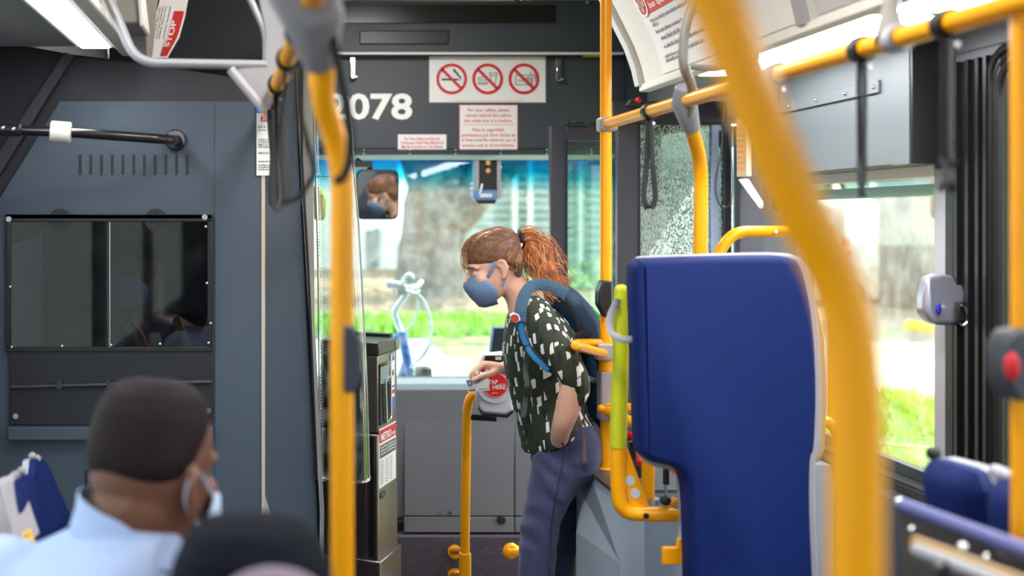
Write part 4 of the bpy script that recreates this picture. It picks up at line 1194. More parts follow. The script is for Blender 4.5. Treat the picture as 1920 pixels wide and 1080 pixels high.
# screen behind the reader
sc_ = thing('driver_screen', tuple(P(940, 662, 4.5)), 'dark tablet screen with pale rim behind the card reader', 'screen')
k = MB(); k.prism(rr_poly([(923, 612), (970, 612), (970, 664), (918, 664)], 4.5), (0, .03, 0)); k.obj('rim', M('pale_blue_rim', (130, 160, 196), .4, bump=(60, .02)), sc_, bev=.006)
k = MB(); k.prism(rr_poly([(927, 616), (970, 616), (970, 662), (922, 662)], 4.49), (0, .012, 0)); k.obj('glass', M('dark_screen', (38, 42, 52), .2, bump=(30, .01)), sc_)
k = MB(); k.tube([P(945, 664, 4.52), P(945, 740, 4.6)], .02, seg=12); k.obj('stem', black_m, sc_)

# ------------------------------------------------------------------ interior mirror and windshield device
md = 5.05
mc = P(708, 365, md)
tow = (P(905, 500, 3.45) - mc).normalized(); toc = (V((0, 0, EYE)) - mc).normalized()
mn = (tow + toc).normalized()
mu = (UZ - mn * UZ.dot(mn)).normalized(); mr = mu.cross(mn) * 1.0
if mr.x < 0: mr = -mr
mi = thing('interior_mirror', tuple(mc - UZ*.12), 'rounded black interior mirror reflecting the woman beside the windshield top', 'mirror')
def rrect(c, r_, u_, w_, h_, rad, n=6):
    pts = []
    for sx, sy, a0 in ((1, 1, 0), (-1, 1, 90), (-1, -1, 180), (1, -1, 270)):
        for i in range(n+1):
            a = math.radians(a0 + 90*i/n)
            pts.append(c + r_*(sx*(w_-rad) + rad*math.cos(a)) + u_*(sy*(h_-rad) + rad*math.sin(a)))
    return pts
k = MB(); k.prism(rrect(mc - mn*.004, mr, mu, .098, .114, .03), -mn*.025); k.obj('shell', black_m, mi, bev=.003)
k = MB(); pts = rrect(mc, mr, mu, .092, .108, .027); k.prism(pts, -mn*.003); k.obj('mirror_glass', M('mirror_face', (235, 238, 240), .02, 1.0, bump=(5, .0)), mi)
k = MB(); k.tube([mc - mn*.02, mc - mn*.05 + V((-.02, .1, .12)), P(670, 300, 5.4)], .012, seg=10); k.box(P(655, 302, 5.1), P(690, 318, 5.35)); k.obj('arm', black_m, mi)
dc = thing('windshield_camera', tuple(P(911, 384, 5.35)), 'black bracket with blue grey sensor hanging at top centre of windshield', 'camera')
k = MB(); k.box(P(894, 300, 5.35), P(933, 358, 5.38)); k.obj('bracket_plate', black_m, dc, bev=.004)
k = MB(); k.box(P(890, 300, 5.34), P(894, 374, 5.40)); k.box(P(932, 300, 5.34), P(935, 374, 5.40)); k.obj('side_arm', greymetal, dc, bev=.001)
k = MB(); k.cyl(P(915, 320, 5.35), (0, -1, 0), .012, .005); k.cyl(P(915, 305, 5.35), (0, -1, 0), .012, .005); objs(k, 'copper_screw', M('copper', (190, 140, 90), .3, .9, bump=(60, .02)), dc)
k = MB()
for x, y in ((888, 344), (888, 353), (936, 344), (936, 353), (892, 313), (936, 313)): k.cyl(P(x, y, 5.36), (-1 if x < 900 else 1, 0, 0), .006, .012, 10)
objs(k, 'thumb_screw', chrome, dc)
k = MB(); k.prism(rr_poly([(888, 357), (930, 355), (934, 362), (931, 378), (893, 378), (887, 366)], 5.33), (0, .07, 0)); k.obj('sensor_body', M('sensor_blue', (96, 136, 190), .35, bump=(80, .03)), dc, bev=.01, seg=3)
k = MB(); k.prism(rr_poly([(892, 375), (932, 375), (928, 382), (897, 382)], 5.325), (0, .07, 0)); k.obj('sensor_base', black_m, dc, bev=.004)
k = MB(); k.tube([P(904, 345, 5.33), P(902, 355, 5.32), P(899, 364, 5.325)], .006, seg=8); k.box(P(900, 363, 5.322), P(922, 370, 5.33)); k.obj('cable', M('pale_label', (220, 226, 230), .5, bump=(60, .02)), dc)
# gas strut left in dark outline near latch
# ------------------------------------------------------------------ wheel housing and blue seat
wh = thing('wheel_housing', (1.35, 3.0, 0.0), 'faceted pale grey wheel housing beneath the tall yellow pole', 'wheel housing')
whm = M('housing_blue_grey', (176, 188, 204), .5, bump=(700, .12), var=(3, .05))
zt = .836
A_ = P(1103, 880, 3.40); zt = A_.z; p6 = P(1080, 997, 3.36); p7 = P(1163, 1057, 2.93)
pn = (p6 - A_).cross(p7 - A_).normalized()
def onpl(px, py):
    d = P(px, py, 1.0) - V((0, 0, EYE)); o = V((0, 0, EYE)); return o + d*((A_ - o).dot(pn)/d.dot(pn))
rd_ = pn.cross(UZ).normalized()
if rd_.x < 0: rd_ = -rd_
B_ = A_ + rd_*.52
p8 = onpl(1209, 972)
def dn(p, z_=0.0): return V((p.x, p.y, z_))
w0 = V((XR - .005, B_.y, zt)); w1 = V((XR - .005, 3.46, zt)); a1 = V((A_.x - .02, 3.46, zt))
vs = [A_, B_, p8, p7, p6, w0, w1, a1, dn(p6), dn(p7), dn(p8), dn(B_), dn(w0), dn(w1), dn(a1)]
fs = [(0, 4, 3, 2, 1), (0, 1, 5, 6, 7), (4, 8, 9, 3), (3, 9, 10, 2), (2, 10, 11, 1), (1, 11, 12, 5), (7, 14, 8, 4, 0), (6, 13, 14, 7)]
k = MB(); k.add(vs, fs); k.obj('shroud', whm, wh, smooth=False)
k = MB(); k.box((.94, 3.1, zt), (1.30, 3.44, zt + .012)); k.obj('top_plate', M('steel_plate_dark', (96, 96, 100), .4, .6, bump=(100, .05)), wh, bev=.002)
# small yellow post on the housing
sp_ = thing('short_post', tuple(P(1215, 930, 3.0)), 'short yellow post standing on the wheel housing left of the seat', 'post')
k = MB(); k.tube([(P(1215, 0, 3.0).x, 3.0, zt + .0), P(1215, 800, 3.0)], .0172, seg=18); k.obj('tube', yellow, sp_)
k = MB(); k.cyl((P(1215, 0, 3.0).x, 3.0, zt), (0, 0, 1), .03, .012); k.obj('flange', silver, sp_)

st_ = thing('folded_seat', (P(1370, 0, 2.6).x, 2.66, .0), 'large blue folded-up seat facing the camera', 'seat')
SD = 2.62
outl = [(1190, 520), (1192, 500), (1200, 489), (1218, 485), (1340, 481), (1452, 479), (1490, 484), (1508, 500), (1524, 560), (1534, 640), (1538, 740), (1534, 840), (1527, 865), (1526, 960), (1531, 1080), (1540, 1300), (1536, 1480), (1305, 1480), (1300, 1300), (1297, 1080), (1294, 960), (1288, 905), (1274, 884), (1252, 876), (1226, 870), (1208, 856), (1202, 835), (1196, 700)]
def cushion(outline, D, thick, inset=.018, n=4):
    """padded panel: outline pulled in and forward in steps"""
    base = [P(x, y, D) for x, y in outline]
    N_ = len(base)
    def inset_loop(e):
        o = []
        for i in range(N_):
            a, b, c = base[i-1], base[i], base[(i+1) % N_]
            d1 = (b-a).normalized(); d2 = (c-b).normalized()
            n1 = V((d1.z, 0, -d1.x)); n2 = V((d2.z, 0, -d2.x)); nn = (n1+n2)
            nn = nn.normalized() if nn.length > 1e-6 else n1
            o.append(b - nn*e*-1)
        return o
    loops = [[p + V((0, thick*.9, 0)) for p in inset_loop(0.0)]]
    for i in range(n+1):
        t = i/n*PI/2
        lp_ = inset_loop(inset*(1-math.cos(t)))
        loops.append([p + V((0, thick*.5*(1-math.sin(t)), 0)) for p in lp_])
    k = MB(); k.rings(loops); return k
oo = []
for q in spline([tuple(map(float, p)) for p in outl] + [tuple(map(float, outl[0]))], 3)[:-1]: oo.append(q)
k = cushion(oo, SD, .07, .02)
sign = 1
k.obj('blue_cushion', bluefab, st_, angle=60)
def grow(pts, e):
    cx = sum(p[0] for p in pts)/len(pts); o = []
    n_ = len(pts)
    for i in range(n_):
        a, b, c = pts[i-1], pts[i], pts[(i+1) % n_]
        d1 = (b[0]-a[0], b[1]-a[1]); d2 = (c[0]-b[0], c[1]-b[1])
        nx = d1[1]/(math.hypot(*d1)+1e-9) + d2[1]/(math.hypot(*d2)+1e-9); ny = -(d1[0]/(math.hypot(*d1)+1e-9) + d2[0]/(math.hypot(*d2)+1e-9))
        l = math.hypot(nx, ny) + 1e-9
        o.append((b[0] + nx/l*e, b[1] + ny/l*e))
    return o
shell = [(x, y) for x, y in grow(oo, 5)]
k = MB(); k.prism([P(x, y, SD + .055) for x, y in shell], (0, .035, 0)); k.obj('grey_shell', greyfab, st_, bev=.008, seg=3)
# yellow-grey rim of the seat behind on its right side
k = MB(); k.prism([P(x, y, SD + .12) for x, y in ((1500, 520), (1520, 500), (1548, 640), (1553, 740), (1549, 846), (1540, 868), (1520, 872), (1505, 860))], (0, .04, 0)); k.obj('beige_side_bolster', M('warm_beige', (190, 158, 120), .5, bump=(60, .05)), st_, bev=.012, seg=3)
# gas strut & hinge
gs = thing('seat_strut', tuple(P(1248, 945, 2.75)), 'black gas strut with silver rod at the seat hinge', 'strut')
k = MB(); k.tube([P(1249, 870, 2.74), P(1249, 908, 2.74)], .008, seg=10); k.obj('cylinder', black_m, gs); k = MB(); k.sphere(P(1248, 938, 2.74), .014); k.obj('ball_joint', black_m, gs)
k = MB(); k.tube([P(1249, 905, 2.74), P(1248, 935, 2.74)], .0035, seg=8); k.obj('rod', chrome, gs)
# yellow swing arm with lime pad
am = thing('swing_armrest', tuple(P(1210, 970, 2.8)), 'yellow swing arm with lime padded grip beside the blue seat', 'armrest')
AD = 2.74
k = MB(); k.tube(fillet([P(1160, 835, AD), P(1158, 900, AD), P(1163, 962, AD), P(1278, 965, AD)], .085, 12), .0185, seg=20, up=(0, 1, 0)); k.obj('bent_tube', yellow, am)
k = MB(); k.tube([P(1165, 545, AD), P(1164, 640, AD), P(1159, 838, AD)], [.0175, .0195, .0205], seg=20, up=(0, 1, 0)); k.sphere(P(1165, 546, AD), .0175); k.obj('lime_pad', lime, am)
k = MB()
tri = [P(1176, 838, AD), P(1218, 950, AD), P(1180, 950, AD), P(1172, 900, AD)]
# gusset plate with two round holes, made as a ring mesh around them
me_b = bmesh.new()
k.prism(tri, (0, .006, 0)); k.obj('gusset_plate', yellow, am, bev=.001)
k = MB()
for x, y in ((1181, 901), (1191, 925)): k.cyl(P(x, y, AD - .001), (0, -1, 0), .0125, .001, 20)
objs(k, 'lightening_hole', M('pale_hole', (196, 204, 214), .4, bump=(60, .02)), am)
k = MB(); k.cyl(P(1211, 967, AD - .017), (0, -1, 0), .007, .004, 16); k.obj('bolt', black_m, am)
k = MB(); k.prism([P(1258, 948, AD), P(1270, 935, AD), P(1280, 955, AD), P(1276, 972, AD), P(1258, 974, AD)], (0, .03, 0)); k.obj('pivot_lug', yellow, am, bev=.003)
k = MB(); k.cyl(P(1268, 953, AD - .002), (0, -1, 0), .008, .006, 14); k.obj('pivot_bolt', silver, am)
lpst = thing('grey_strap_loop', tuple(P(1180, 642, 2.7)), 'grey rubber strap loop around the lime padded grip', 'strap')
k = MB(); k.tube([V(q) for q in spline([tuple(P(x, y, D)) for x, y, D in ((1157, 565, 2.72), (1145, 590, 2.70), (1143, 612, 2.68), (1152, 630, 2.66), (1178, 637, 2.65), (1203, 628, 2.68), (1210, 605, 2.71), (1200, 580, 2.74), (1186, 570, 2.76))], 6)], .0032, seg=10, flat=2.8, up=(0, 1, 0.001)); k.obj('band', M('strap_grey', (140, 142, 150), .5, bump=(200, .05)), lpst)
k = MB(); k.box(P(1184, 545, 2.76), P(1188, 585, 2.80)); k.cyl(P(1156, 566, 2.71), (0, -1, 0), .009, .004); k.obj('buckle', silver, lpst)
yb_ = thing('yellow_lever', tuple(P(1262, 1055, 2.72)), 'small yellow release lever under the seat hinge', 'lever')
k = MB(); k.box(P(1243, 1027, 2.70), P(1282, 1056, 2.715)); k.box(P(1271, 1010, 2.70), P(1281, 1030, 2.715)); k.obj('paddle', yellow, yb_, bev=.003)
k = MB(); k.tube([P(1276, 1012, 2.71), P(1276, 960, 2.73), P(1272, 890, 2.76)], .007, seg=8); k.obj('link', greymetal, yb_)
k = MB(); k.prism([P(1262, 872, 2.77), P(1275, 872, 2.77), P(1275, 890, 2.77), P(1262, 890, 2.77)], (0, .03, 0)); k.obj('upper_lug', yellow, yb_, bev=.003)
# red bottle/handle glimpsed behind the arm
rt = thing('red_tool', tuple(P(1184, 850, 3.1)), 'red and black handle lying on the wheel housing behind the arm', 'tool')
zb_ = .852
k = MB(); k.tube(fillet([P(1170, 818, 3.2), P(1186, 815, 3.15), P(1200, 835, 3.1), P(1200, 870, 3.05)], .03), .011, seg=12); k.obj('red_handle', red_ink, rt)
k = MB(); k.box(P(1176, 826, 3.12), P(1196, 885, 3.2)); k.obj('black_body', black_m, rt, bev=.006)

# ------------------------------------------------------------------ lower right seats, rails, divider
def seatback(name, corners, thick, label, group=None, n=8, mat=bluefab, shellm=greyfab, bulge=.03, cat='seat'):
    """upholstered back from four corners (bl, br, tr, tl)"""
    bl, br, tr_, tl = [V(c) for c in corners]
    nrm = (br - bl).cross(tl - bl).normalized()
    t = thing(name, tuple((bl + br)/2 - UZ*0), label, cat, group)
    def pt(u, v_):
        p = (bl*(1-u) + br*u)*(1-v_) + (tl*(1-u) + tr_*u)*v_
        # rounded top corners
        return p
    def grid(off, bul, e=0.0):
        rows = []
        for j in range(n+1):
            v_ = j/n; row = []
            for i in range(n+1):
                u = i/n
                b = bul*(1-(2*u-1)**4)*(1-(2*v_-1)**4)
                drop = .03*max(0, abs(2*u-1)-.6)**2*6*(v_**4)
                row.append(pt(e + u*(1-2*e), e + v_*(1-2*e)) + nrm*(off + b) - UZ*drop)
            rows.append(row)
        return rows
    def slab(o0, b0, o1, e=0):
        g1 = grid(o0, b0, e); g2 = grid(o1, 0, e); k = MB()
        k.rings(g1, close=False, cap=False); k.rings(g2, close=False, cap=False)
        e1 = g1[0] + [r[-1] for r in g1[1:]] + list(reversed(g1[-1][:-1])) + [r[0] for r in reversed(g1[1:-1])]
        e2 = g2[0] + [r[-1] for r in g2[1:]] + list(reversed(g2[-1][:-1])) + [r[0] for r in reversed(g2[1:-1])]
        k.rings([e1, e2], cap=False); return k
    slab(thick*.5, bulge, 0).obj('upholstery', mat, t, angle=50)
    slab(0, 0, -thick*.5).obj('back_shell', shellm, t, bev=.004, angle=50)
    return t
# two side-facing seat backs along the right wall (their backs toward the windows)
s_a = seatback('side_seat', [P(1775, 990, 1.95), P(1882, 1030, 1.75), P(1868, 885, 1.72), P(1748, 852, 1.95)], .03, 'dark blue seat back below the right window, left of its twin', 'blue seats at lower right')
s_b = seatback('side_seat', [P(1890, 1040, 1.72), P(2030, 1090, 1.5), P(2020, 910, 1.5), P(1878, 888, 1.70)], .03, 'dark blue seat back at the right edge behind the yellow pole', 'blue seats at lower right')
hk = thing('seat_top_handle', tuple(P(1870, 892, 1.74)), 'pale knobbly grab handle between the two dark blue seats', 'handle')
k = MB(); k.sphere(P(1868, 884, 1.74), .011); k.sphere(P(1880, 890, 1.72), .012); k.sphere(P(1893, 893, 1.70), .010); k.tube([P(1874, 888, 1.73), P(1882, 1020, 1.74)], .009, seg=10); k.obj('bar', greyfab, hk)
k = MB(); k.sphere(P(1750, 850, 1.95), .012); k.obj('corner_knob', black_m, hk)
sd = thing('seat_barrier', tuple(P(1800, 1075, 1.5)), 'grey steel seat barrier with violet edged top below the dark blue seats', 'barrier')
bl, br, tr_, tl = P(1690, 1250, 1.72), P(2100, 1250, 1.18), P(2100, 1098, 1.18), P(1687, 945, 1.72)
k = MB(); k.prism([tl, tr_, br, bl], (.012, .012, 0)); k.obj('plate', M('worn_grey_plate', (92, 88, 86), .4, .5, bump=(60, .08), var=(6, .25)), sd, bev=.003)
k = MB(); k.tube([tl, tl.lerp(tr_, .5), tr_], .011, seg=12); k.obj('edge_tube', M('violet_blue_edge', (88, 92, 150), .4, bump=(60, .04)), sd)
k = MB()
for x, y in ((1811, 988), (1821, 992)): k.sphere(P(x, y, 1.52), .008)
for x, y in ((1806, 1028), (1853, 1047)): k.sphere(P(x, y, 1.44), .0075)
k.sphere(P(1687, 942, 1.71), .008); k.sphere(P(1710, 993, 1.6), .005); objs(k, 'bolt', chrome, sd)
k = MB(); k.prism([P(1822, 1000, 1.5), P(1838, 1004, 1.48), P(1838, 1062, 1.48), P(1822, 1058, 1.5)], (.01, .01, 0)); k.obj('bracket_tab', greymetal, sd)
k = MB(); k.tube([P(1718, 1018, 1.5), P(1960, 1110, 1.25)], .010, seg=10); k.obj('yellow_lower_bar', M('dull_yellow', (150, 112, 30), .4, bump=(60, .04)), sd)
k = MB(); k.tube([P(1718, 1030, 1.48), P(1960, 1125, 1.23)], .009, seg=10); k.obj('grey_lower_bar', greymetal, sd)
k = MB(); k.tube([V(q) for q in spline([tuple(P(x, y, 1.4)) for x, y in ((1755, 1075), (1770, 1062), (1800, 1060), (1815, 1075), (1800, 1095), (1765, 1092))], 4)], .008, seg=8); k.obj('black_cable', blackrub, sd)
dv2 = thing('modesty_panel', tuple(P(1670, 1200, 1.9)), 'slate blue modesty panel right of the curved pole at the bottom', 'panel')
k = MB(); k.prism([P(1630, 936, 1.95), P(1648, 922, 1.95), P(1676, 936, 1.9), P(1722, 1010, 1.9), P(1740, 1400, 1.9), P(1630, 1400, 1.95)], (0, .02, 0)); k.obj('board', slate, dv2, bev=.006)

# ------------------------------------------------------------------ left side: longitudinal seats
def side_back(y0, y1, label, px=0):
    x_ = XL + .16
    t = thing('bench_seat', (x_, (y0+y1)/2, .0), label, 'seat', 'blue seats at lower left')
    return t
ls1 = seatback('side_seat', [P(30, 1075, 2.35), P(124, 972, 2.72), P(72, 858, 2.72), P(52, 862, 2.45)], .03, 'tall blue seat back at left nearest the driver partition', 'blue seats at lower left', bulge=.015)
ls2 = seatback('side_seat', [P(-10, 1130, 1.98), P(52, 1035, 2.25), P(42, 886, 2.25), P(0, 905, 2.1)], .05, 'blue seat back with grey inner face and yellow sticker at lower left', 'blue seats at lower left', shellm=greyfab, bulge=.012)
k = MB(); k.prism([P(2, 908, 2.04), P(36, 884, 2.18), P(76, 1000, 2.12), P(34, 1045, 2.0)], (-.012, .012, 0)); k.obj('grey_inner_face', greyfab, ls2, bev=.004)
k = MB(); k.prism([P(40, 1002, 2.02), P(56, 990, 2.06), P(66, 1020, 2.04), P(50, 1034, 2.0)], (.002, -.003, 0)); k.obj('yellow_sticker', M('sticker_yellow', (226, 182, 60), .5, bump=(60, .02)), ls2)
k = MB()
for x, y in ((50, 1004), (56, 1016)): k.tube([P(x - 4, y + 3, 1.995), P(x + 5, y - 2, 2.02)], .0012, seg=5)
k.obj('sticker_print', black_ink, ls2)
ls3 = seatback('side_seat', [P(-95, 1200, 1.70), P(2, 1075, 1.88), P(-12, 925, 1.88), P(-80, 950, 1.74)], .04, 'pale grey seat back at the far left edge behind the man', 'blue seats at lower left', mat=greyfab, bulge=.01)
k = MB()
for x, y, D in ((61, 855, 2.5), (70, 860, 2.55), (40, 884, 2.2), (28, 892, 2.15)): k.sphere(P(x, y, D), .009)
objs(k, 'seat_knob', M('knob_pale', (150, 146, 150), .4, bump=(60, .03)), ls2)
# black rod with white sleeve
rdx = thing('black_grab_bar', tuple(P(170, 285, 2.95)), 'black grab bar with a white sleeve mounted on the driver partition', 'grab bar')
k = MB(); k.tube(fillet([P(-60, 240, 2.86), P(130, 248, 2.9), P(320, 262, 2.98), P(333, 263, 3.13)], .05), .0135, seg=16); k.obj('bar', M('gloss_black', (24, 20, 26), .22, coat=.4, bump=(100, .03)), rdx)
k = MB(); k.cyl(P(330, 263, 3.14), (0, -1, 0), .030, .02, 28); k.obj('end_flange', MATS['gloss_black'], rdx, bev=.004)
k = MB(); k.tube([P(95, 246, 2.88), P(133, 249, 2.885)], .0275, seg=24); k.obj('white_sleeve', offwhite, rdx, bev=.003)
k = MB(); k.tube([P(-30, 240, 2.86), P(40, 244, 2.865)], .0175, seg=20); k.obj('black_joint', blackrub, rdx, bev=.003)
k = MB()
for x, y in ((5, 240), (25, 242)): k.sphere(P(x, y, 2.845), .006)
objs(k, 'joint_screw', chrome, rdx)
# ------------------------------------------------------------------ outside
GZ = -0.35
def gz_at(py): return F*(EYE - GZ)/(py - VY)
asph = M('asphalt_pale', (150, 140, 128), .9, var=(.6, .12), bump=(30, .2))
gr = MB(); gr.box((-60, YB - 6, GZ - .1), (70, 90, GZ)); struct(gr.obj('ground', asph)); 
D0 = gz_at(698); D1 = gz_at(655); D2 = gz_at(615); D3 = gz_at(560)
conc = M('sidewalk_concrete', (205, 202, 196), .85, var=(1.2, .08), bump=(20, .1))
struct(MB().box((-12, gz_at(720), GZ), (6, gz_at(650), GZ + .12)).obj('sidewalk', conc, bev=.02))
lawn_m = M('lawn_green', (106, 150, 48), .9, var=(3, .35), bump=(40, .5))
dirt = M('leafy_dirt', (150, 124, 96), .95, var=(2.5, .35), bump=(20, .5))
struct(MB().box((-14, gz_at(650), GZ), (7, gz_at(626), GZ + .14)).obj('lawn', lawn_m))
struct(MB().box((-14, gz_at(626), GZ), (9, 46, GZ + .13)).obj('dirt_ground', dirt))
# grass blades on the lawn
def blades(name, n, x0, x1, y0, y1, z_, h, seed, label, mat, wid=.02):
    rg = random.Random(seed); k = MB()
    for i in range(n):
        x = rg.uniform(x0, x1); y = rg.uniform(y0, y1); a = rg.uniform(0, PI); hh = h*rg.uniform(.5, 1.3); w_ = wid*rg.uniform(.6, 1.4)
        dx, dy = math.cos(a)*w_, math.sin(a)*w_; lx, ly = rg.uniform(-.4, .4)*hh, rg.uniform(-.4, .4)*hh
        k.add([(x-dx, y-dy, z_), (x+dx, y+dy, z_), (x+lx+dx*.6, y+ly+dy*.6, z_+hh*.6), (x+lx*1.6, y+ly*1.6, z_+hh)], [(0, 1, 2), (0, 2, 3)])
    o = k.obj(name, mat); tag(o, label, 'grass', kind='stuff'); return o
bright_g = M('grass_blade', (150, 196, 60), .7, var=(1.5, .4), bump=(30, .1))
blades('grass', 5000, -3, 6.5, gz_at(650), gz_at(626), GZ + .13, .26, 2, 'bright green grass strip seen through the windshield', bright_g, .05)
# oak trunk
tk = thing('oak_tree', tuple(P(812, 572, 27)), 'massive grey oak trunk seen through the windshield', 'tree')
bark = M('oak_bark', (138, 128, 122), .95, var=(1.6, .35), bump=(6, .9), stretch=(1, 1, .35))
TDp = 27
def trunk_ring(cx, cy, rpx, D=TDp, n=18, seed=0):
    rg = random.Random(seed); c = P(cx, cy, D); r = rpx/F*D
    return [c + V((math.cos(2*PI*i/n)*r*(1+.08*math.sin(3*i+seed)), math.sin(2*PI*i/n)*r*.8*(1+.08*math.cos(2*i+seed)), 0)) for i in range(n)]
k = MB(); k.rings([trunk_ring(*a, seed=i) for i, a in enumerate(((806, 590, 84), (806, 560, 72), (808, 520, 65), (810, 470, 62), (816, 420, 64), (824, 380, 66), (834, 340, 62), (838, 250, 62)))])
k.obj('trunk', bark, tk, angle=80)
k = MB()
k.tube([P(860, 410, 26.8), P(890, 370, 26), P(960, 290, 25), P(1050, 120, 25)], [.42, .42, .36, .3], seg=14); k.tube([P(800, 340, 27.2), P(770, 250, 27), P(740, 60, 27)], [.5, .45, .35], seg=14)
k.tube([P(838, 260, 27), P(850, 120, 28), P(900, -40, 30)], [.8, .6, .5], seg=14)
k.obj('branch', bark, tk, angle=80)
rg = random.Random(4); k = MB()
for i in range(2600):
    c = V((rg.uniform(-6, 11), rg.uniform(19, 36), rg.uniform(6.5, 11.5)))
    if rg.random() < .35: c = V((min(12, rg.gauss(3.5, 3.5)), rg.gauss(27, 4), rg.uniform(5.5, 9)))
    s_ = rg.uniform(.18, .45)
    a = V((rg.uniform(-1, 1), rg.uniform(-1, 1), rg.uniform(-.5, .5))).normalized(); b = a.orthogonal().normalized()
    k.add([c + a*s_, c + b*s_, c - a*s_, c - b*s_], [(0, 1, 2, 3)])
k.obj('foliage', M('oak_leaf', (80, 110, 50), .8, var=(1, .3), bump=(20, .1)), tk)
# white house at left
wb = thing('white_building', tuple(P(690, 545, 40)), 'bright white building left of the oak trunk', 'building')
whw = M('white_stucco', (248, 246, 240), .8, var=(.5, .04), bump=(10, .05))
k = MB(); a = P(520, 200, 42); b = P(747, 0, 42); k.box((a.x - 4, 42, GZ), (b.x, 50, 9)); k.obj('wall', whw, wb)
k = MB()
for x0, x1, y0, y1 in ((686, 700, 432, 520), (702, 711, 428, 500)): k.box(P(x0, y0, 41.9), P(x1, y1, 42))
k.obj('window', M('shadow_glass', (150, 156, 162), .3, bump=(20, .02)), wb)  # window panes in one even grey
k = MB(); k.box((a.x - 4, 41.7, P(0, 528, 41.7).z - .2), (b.x, 42, P(0, 528, 41.7).z)); k.obj('ledge', offwhite, wb)
# louvred teal-white building at right
tb = thing('louvred_building', tuple(P(1030, 560, 38)), 'pale building with horizontal teal louvres beyond the windshield', 'building')
k = MB(); a = P(870, 0, 40); b = P(1420, 0, 40); k.box((a.x, 40, GZ), (b.x, 48, 10)); k.obj('wall', M('pale_teal_wall', (230, 236, 230), .8, var=(.5, .06), bump=(10, .05)), tb)
tealm = M('teal_louvre', (172, 198, 194), .5, var=(.5, .1), bump=(10, .05))
for sec_, (x0, x1) in enumerate(((880, 958), (972, 990), (998, 1075), (1098, 1180), (1185, 1410))):
    k = MB()
    for j in range(18):
        y = 296 + j*15; k.box(P(x0, y, 39.6), P(x1, y + 7, 39.9))
    k.obj('louvre_bank', tealm, tb)
k = MB()
for x in (965, 994, 1088, 1182): k.box((P(x-4, 0, 39.5).x, 39.4, GZ), (P(x+4, 0, 39.5).x, 40, 9))
k.obj('white_column', whw, tb)
k = MB(); k.box((P(870, 0, 39).x, 38.5, GZ), (P(1420, 0, 39).x, 38.7, P(0, 520, 38.6).z))
k.obj('low_wall', M('low_wall_green', (160, 172, 158), .8, var=(1, .2), bump=(10, .1)), tb)
# hedge
hg = thing('hedge', tuple(P(1110, 560, 30)), 'low leafy hedge beyond the windshield at right', 'hedge')
rg = random.Random(8); k = MB()
for i in range(900):
    c = V((rg.uniform(5.5, 12), rg.uniform(29, 31), rg.uniform(GZ, .2 + .4*math.sin(i))))
    s_ = rg.uniform(.08, .2); a = V((rg.uniform(-1, 1), rg.uniform(-1, 1), rg.uniform(-1, 1))).normalized(); b = a.orthogonal().normalized()
    k.add([c + a*s_, c + b*s_, c - a*s_, c - b*s_], [(0, 1, 2, 3)])
k.obj('leaves', M('hedge_leaf', (150, 176, 120), .8, var=(1, .3), bump=(20, .1)), hg)

# ---- right side street
struct(MB().box((5.0, 2.0, GZ), (60, 60, GZ + .01)).obj('street', M('street_pale', (168, 150, 132), .9, var=(.4, .12), bump=(20, .1))))
struct(MB().box((2.3, 2.0, GZ), (5.3, 22, GZ + .15)).obj('ground_strip', M('verge_soil', (150, 150, 90), .9, var=(4, .3), bump=(30, .4))))
blades('verge_grass', 15000, 3.6, 6.6, 4.5, 11.5, GZ + .12, .13, 9, 'sunlit yellow green grass strip outside the right windows', M('verge_blade', (176, 200, 70), .7, var=(2.5, .45), bump=(30, .1)), .022)
k = MB(); k.tube([P(1700, 612, 19.8), P(1745, 622, 19.3), P(1800, 632, 18.6), P(1900, 650, 17.5)], [.12, .16, .18, .18], seg=8, flat=.5); o = k.obj('yellow_kerb', M('kerb_yellow', (250, 206, 20), .7, bump=(20, .1))); tag(o, 'yellow painted kerb stretch across the pale street', 'kerb')
k = MB(); k.box(P(1718, 690, 13.9), P(1800, 702, 14.3)); o = k.obj('parking_stop', conc, bev=.03); tag(o, 'grey concrete kerb stone lying in the pale street', 'kerb')
k = MB(); k.box((4, 25.5, GZ), (60, 29, GZ + .02)); o = k.obj('road', M('road_band', (150, 150, 156), .9, var=(.5, .1), bump=(20, .1))); struct(o)
# white van
vn = thing('white_van', tuple(P(1640, 565, 27)), 'white van with red tail lights parked across the street', 'van')
vm = M('van_white', (240, 232, 220), .3, coat=.5, bump=(20, .01))
prof = [(1540, 566), (1540, 500), (1546, 440), (1560, 388), (1590, 372), (1640, 374), (1668, 400), (1690, 450), (1722, 480), (1730, 500), (1732, 566)]
k = MB(); k.prism([P(x, y, 26) for x, y in prof], (0, 3.0, 0)); k.obj('body', vm, vn, bev=.12, seg=3)
k = MB(); k.prism([P(x, y, 25.95) for x, y in ((1580, 434), (1636, 430), (1668, 476), (1674, 500), (1598, 506))], (0, .05, 0)); k.obj('window', M('bright_glass', (226, 234, 230), .15, bump=(20, .01)), vn, bev=.02)
k = MB(); k.box(P(1580, 448, 25.9), P(1588, 462, 26)); k.box(P(1581, 470, 25.9), P(1589, 486, 26)); k.obj('tail_light', M('tail_red', (226, 60, 30), .3, bump=(20, .01)), vn)
k = MB()
for x in (1590, 1700): k.cyl(P(x, 556, 25.9), (0, 1, 0), .38, .3, 24)
k.obj('wheel', M('tyre', (60, 56, 54), .8, bump=(20, .1)), vn)
tan = thing('tan_building', tuple(P(2000, 600, 21)), 'tan building wall beyond the near right window', 'building')  # wall added to give the window's tinted upper band its tan
k = MB(); k.box((P(1882, 0, 21).x, 21, GZ), (P(2500, 0, 21).x, 24, P(0, -100, 21).z)); k.obj('wall', M('tan_wall', (150, 134, 120), .85, var=(.6, .1), bump=(10, .1)), tan)
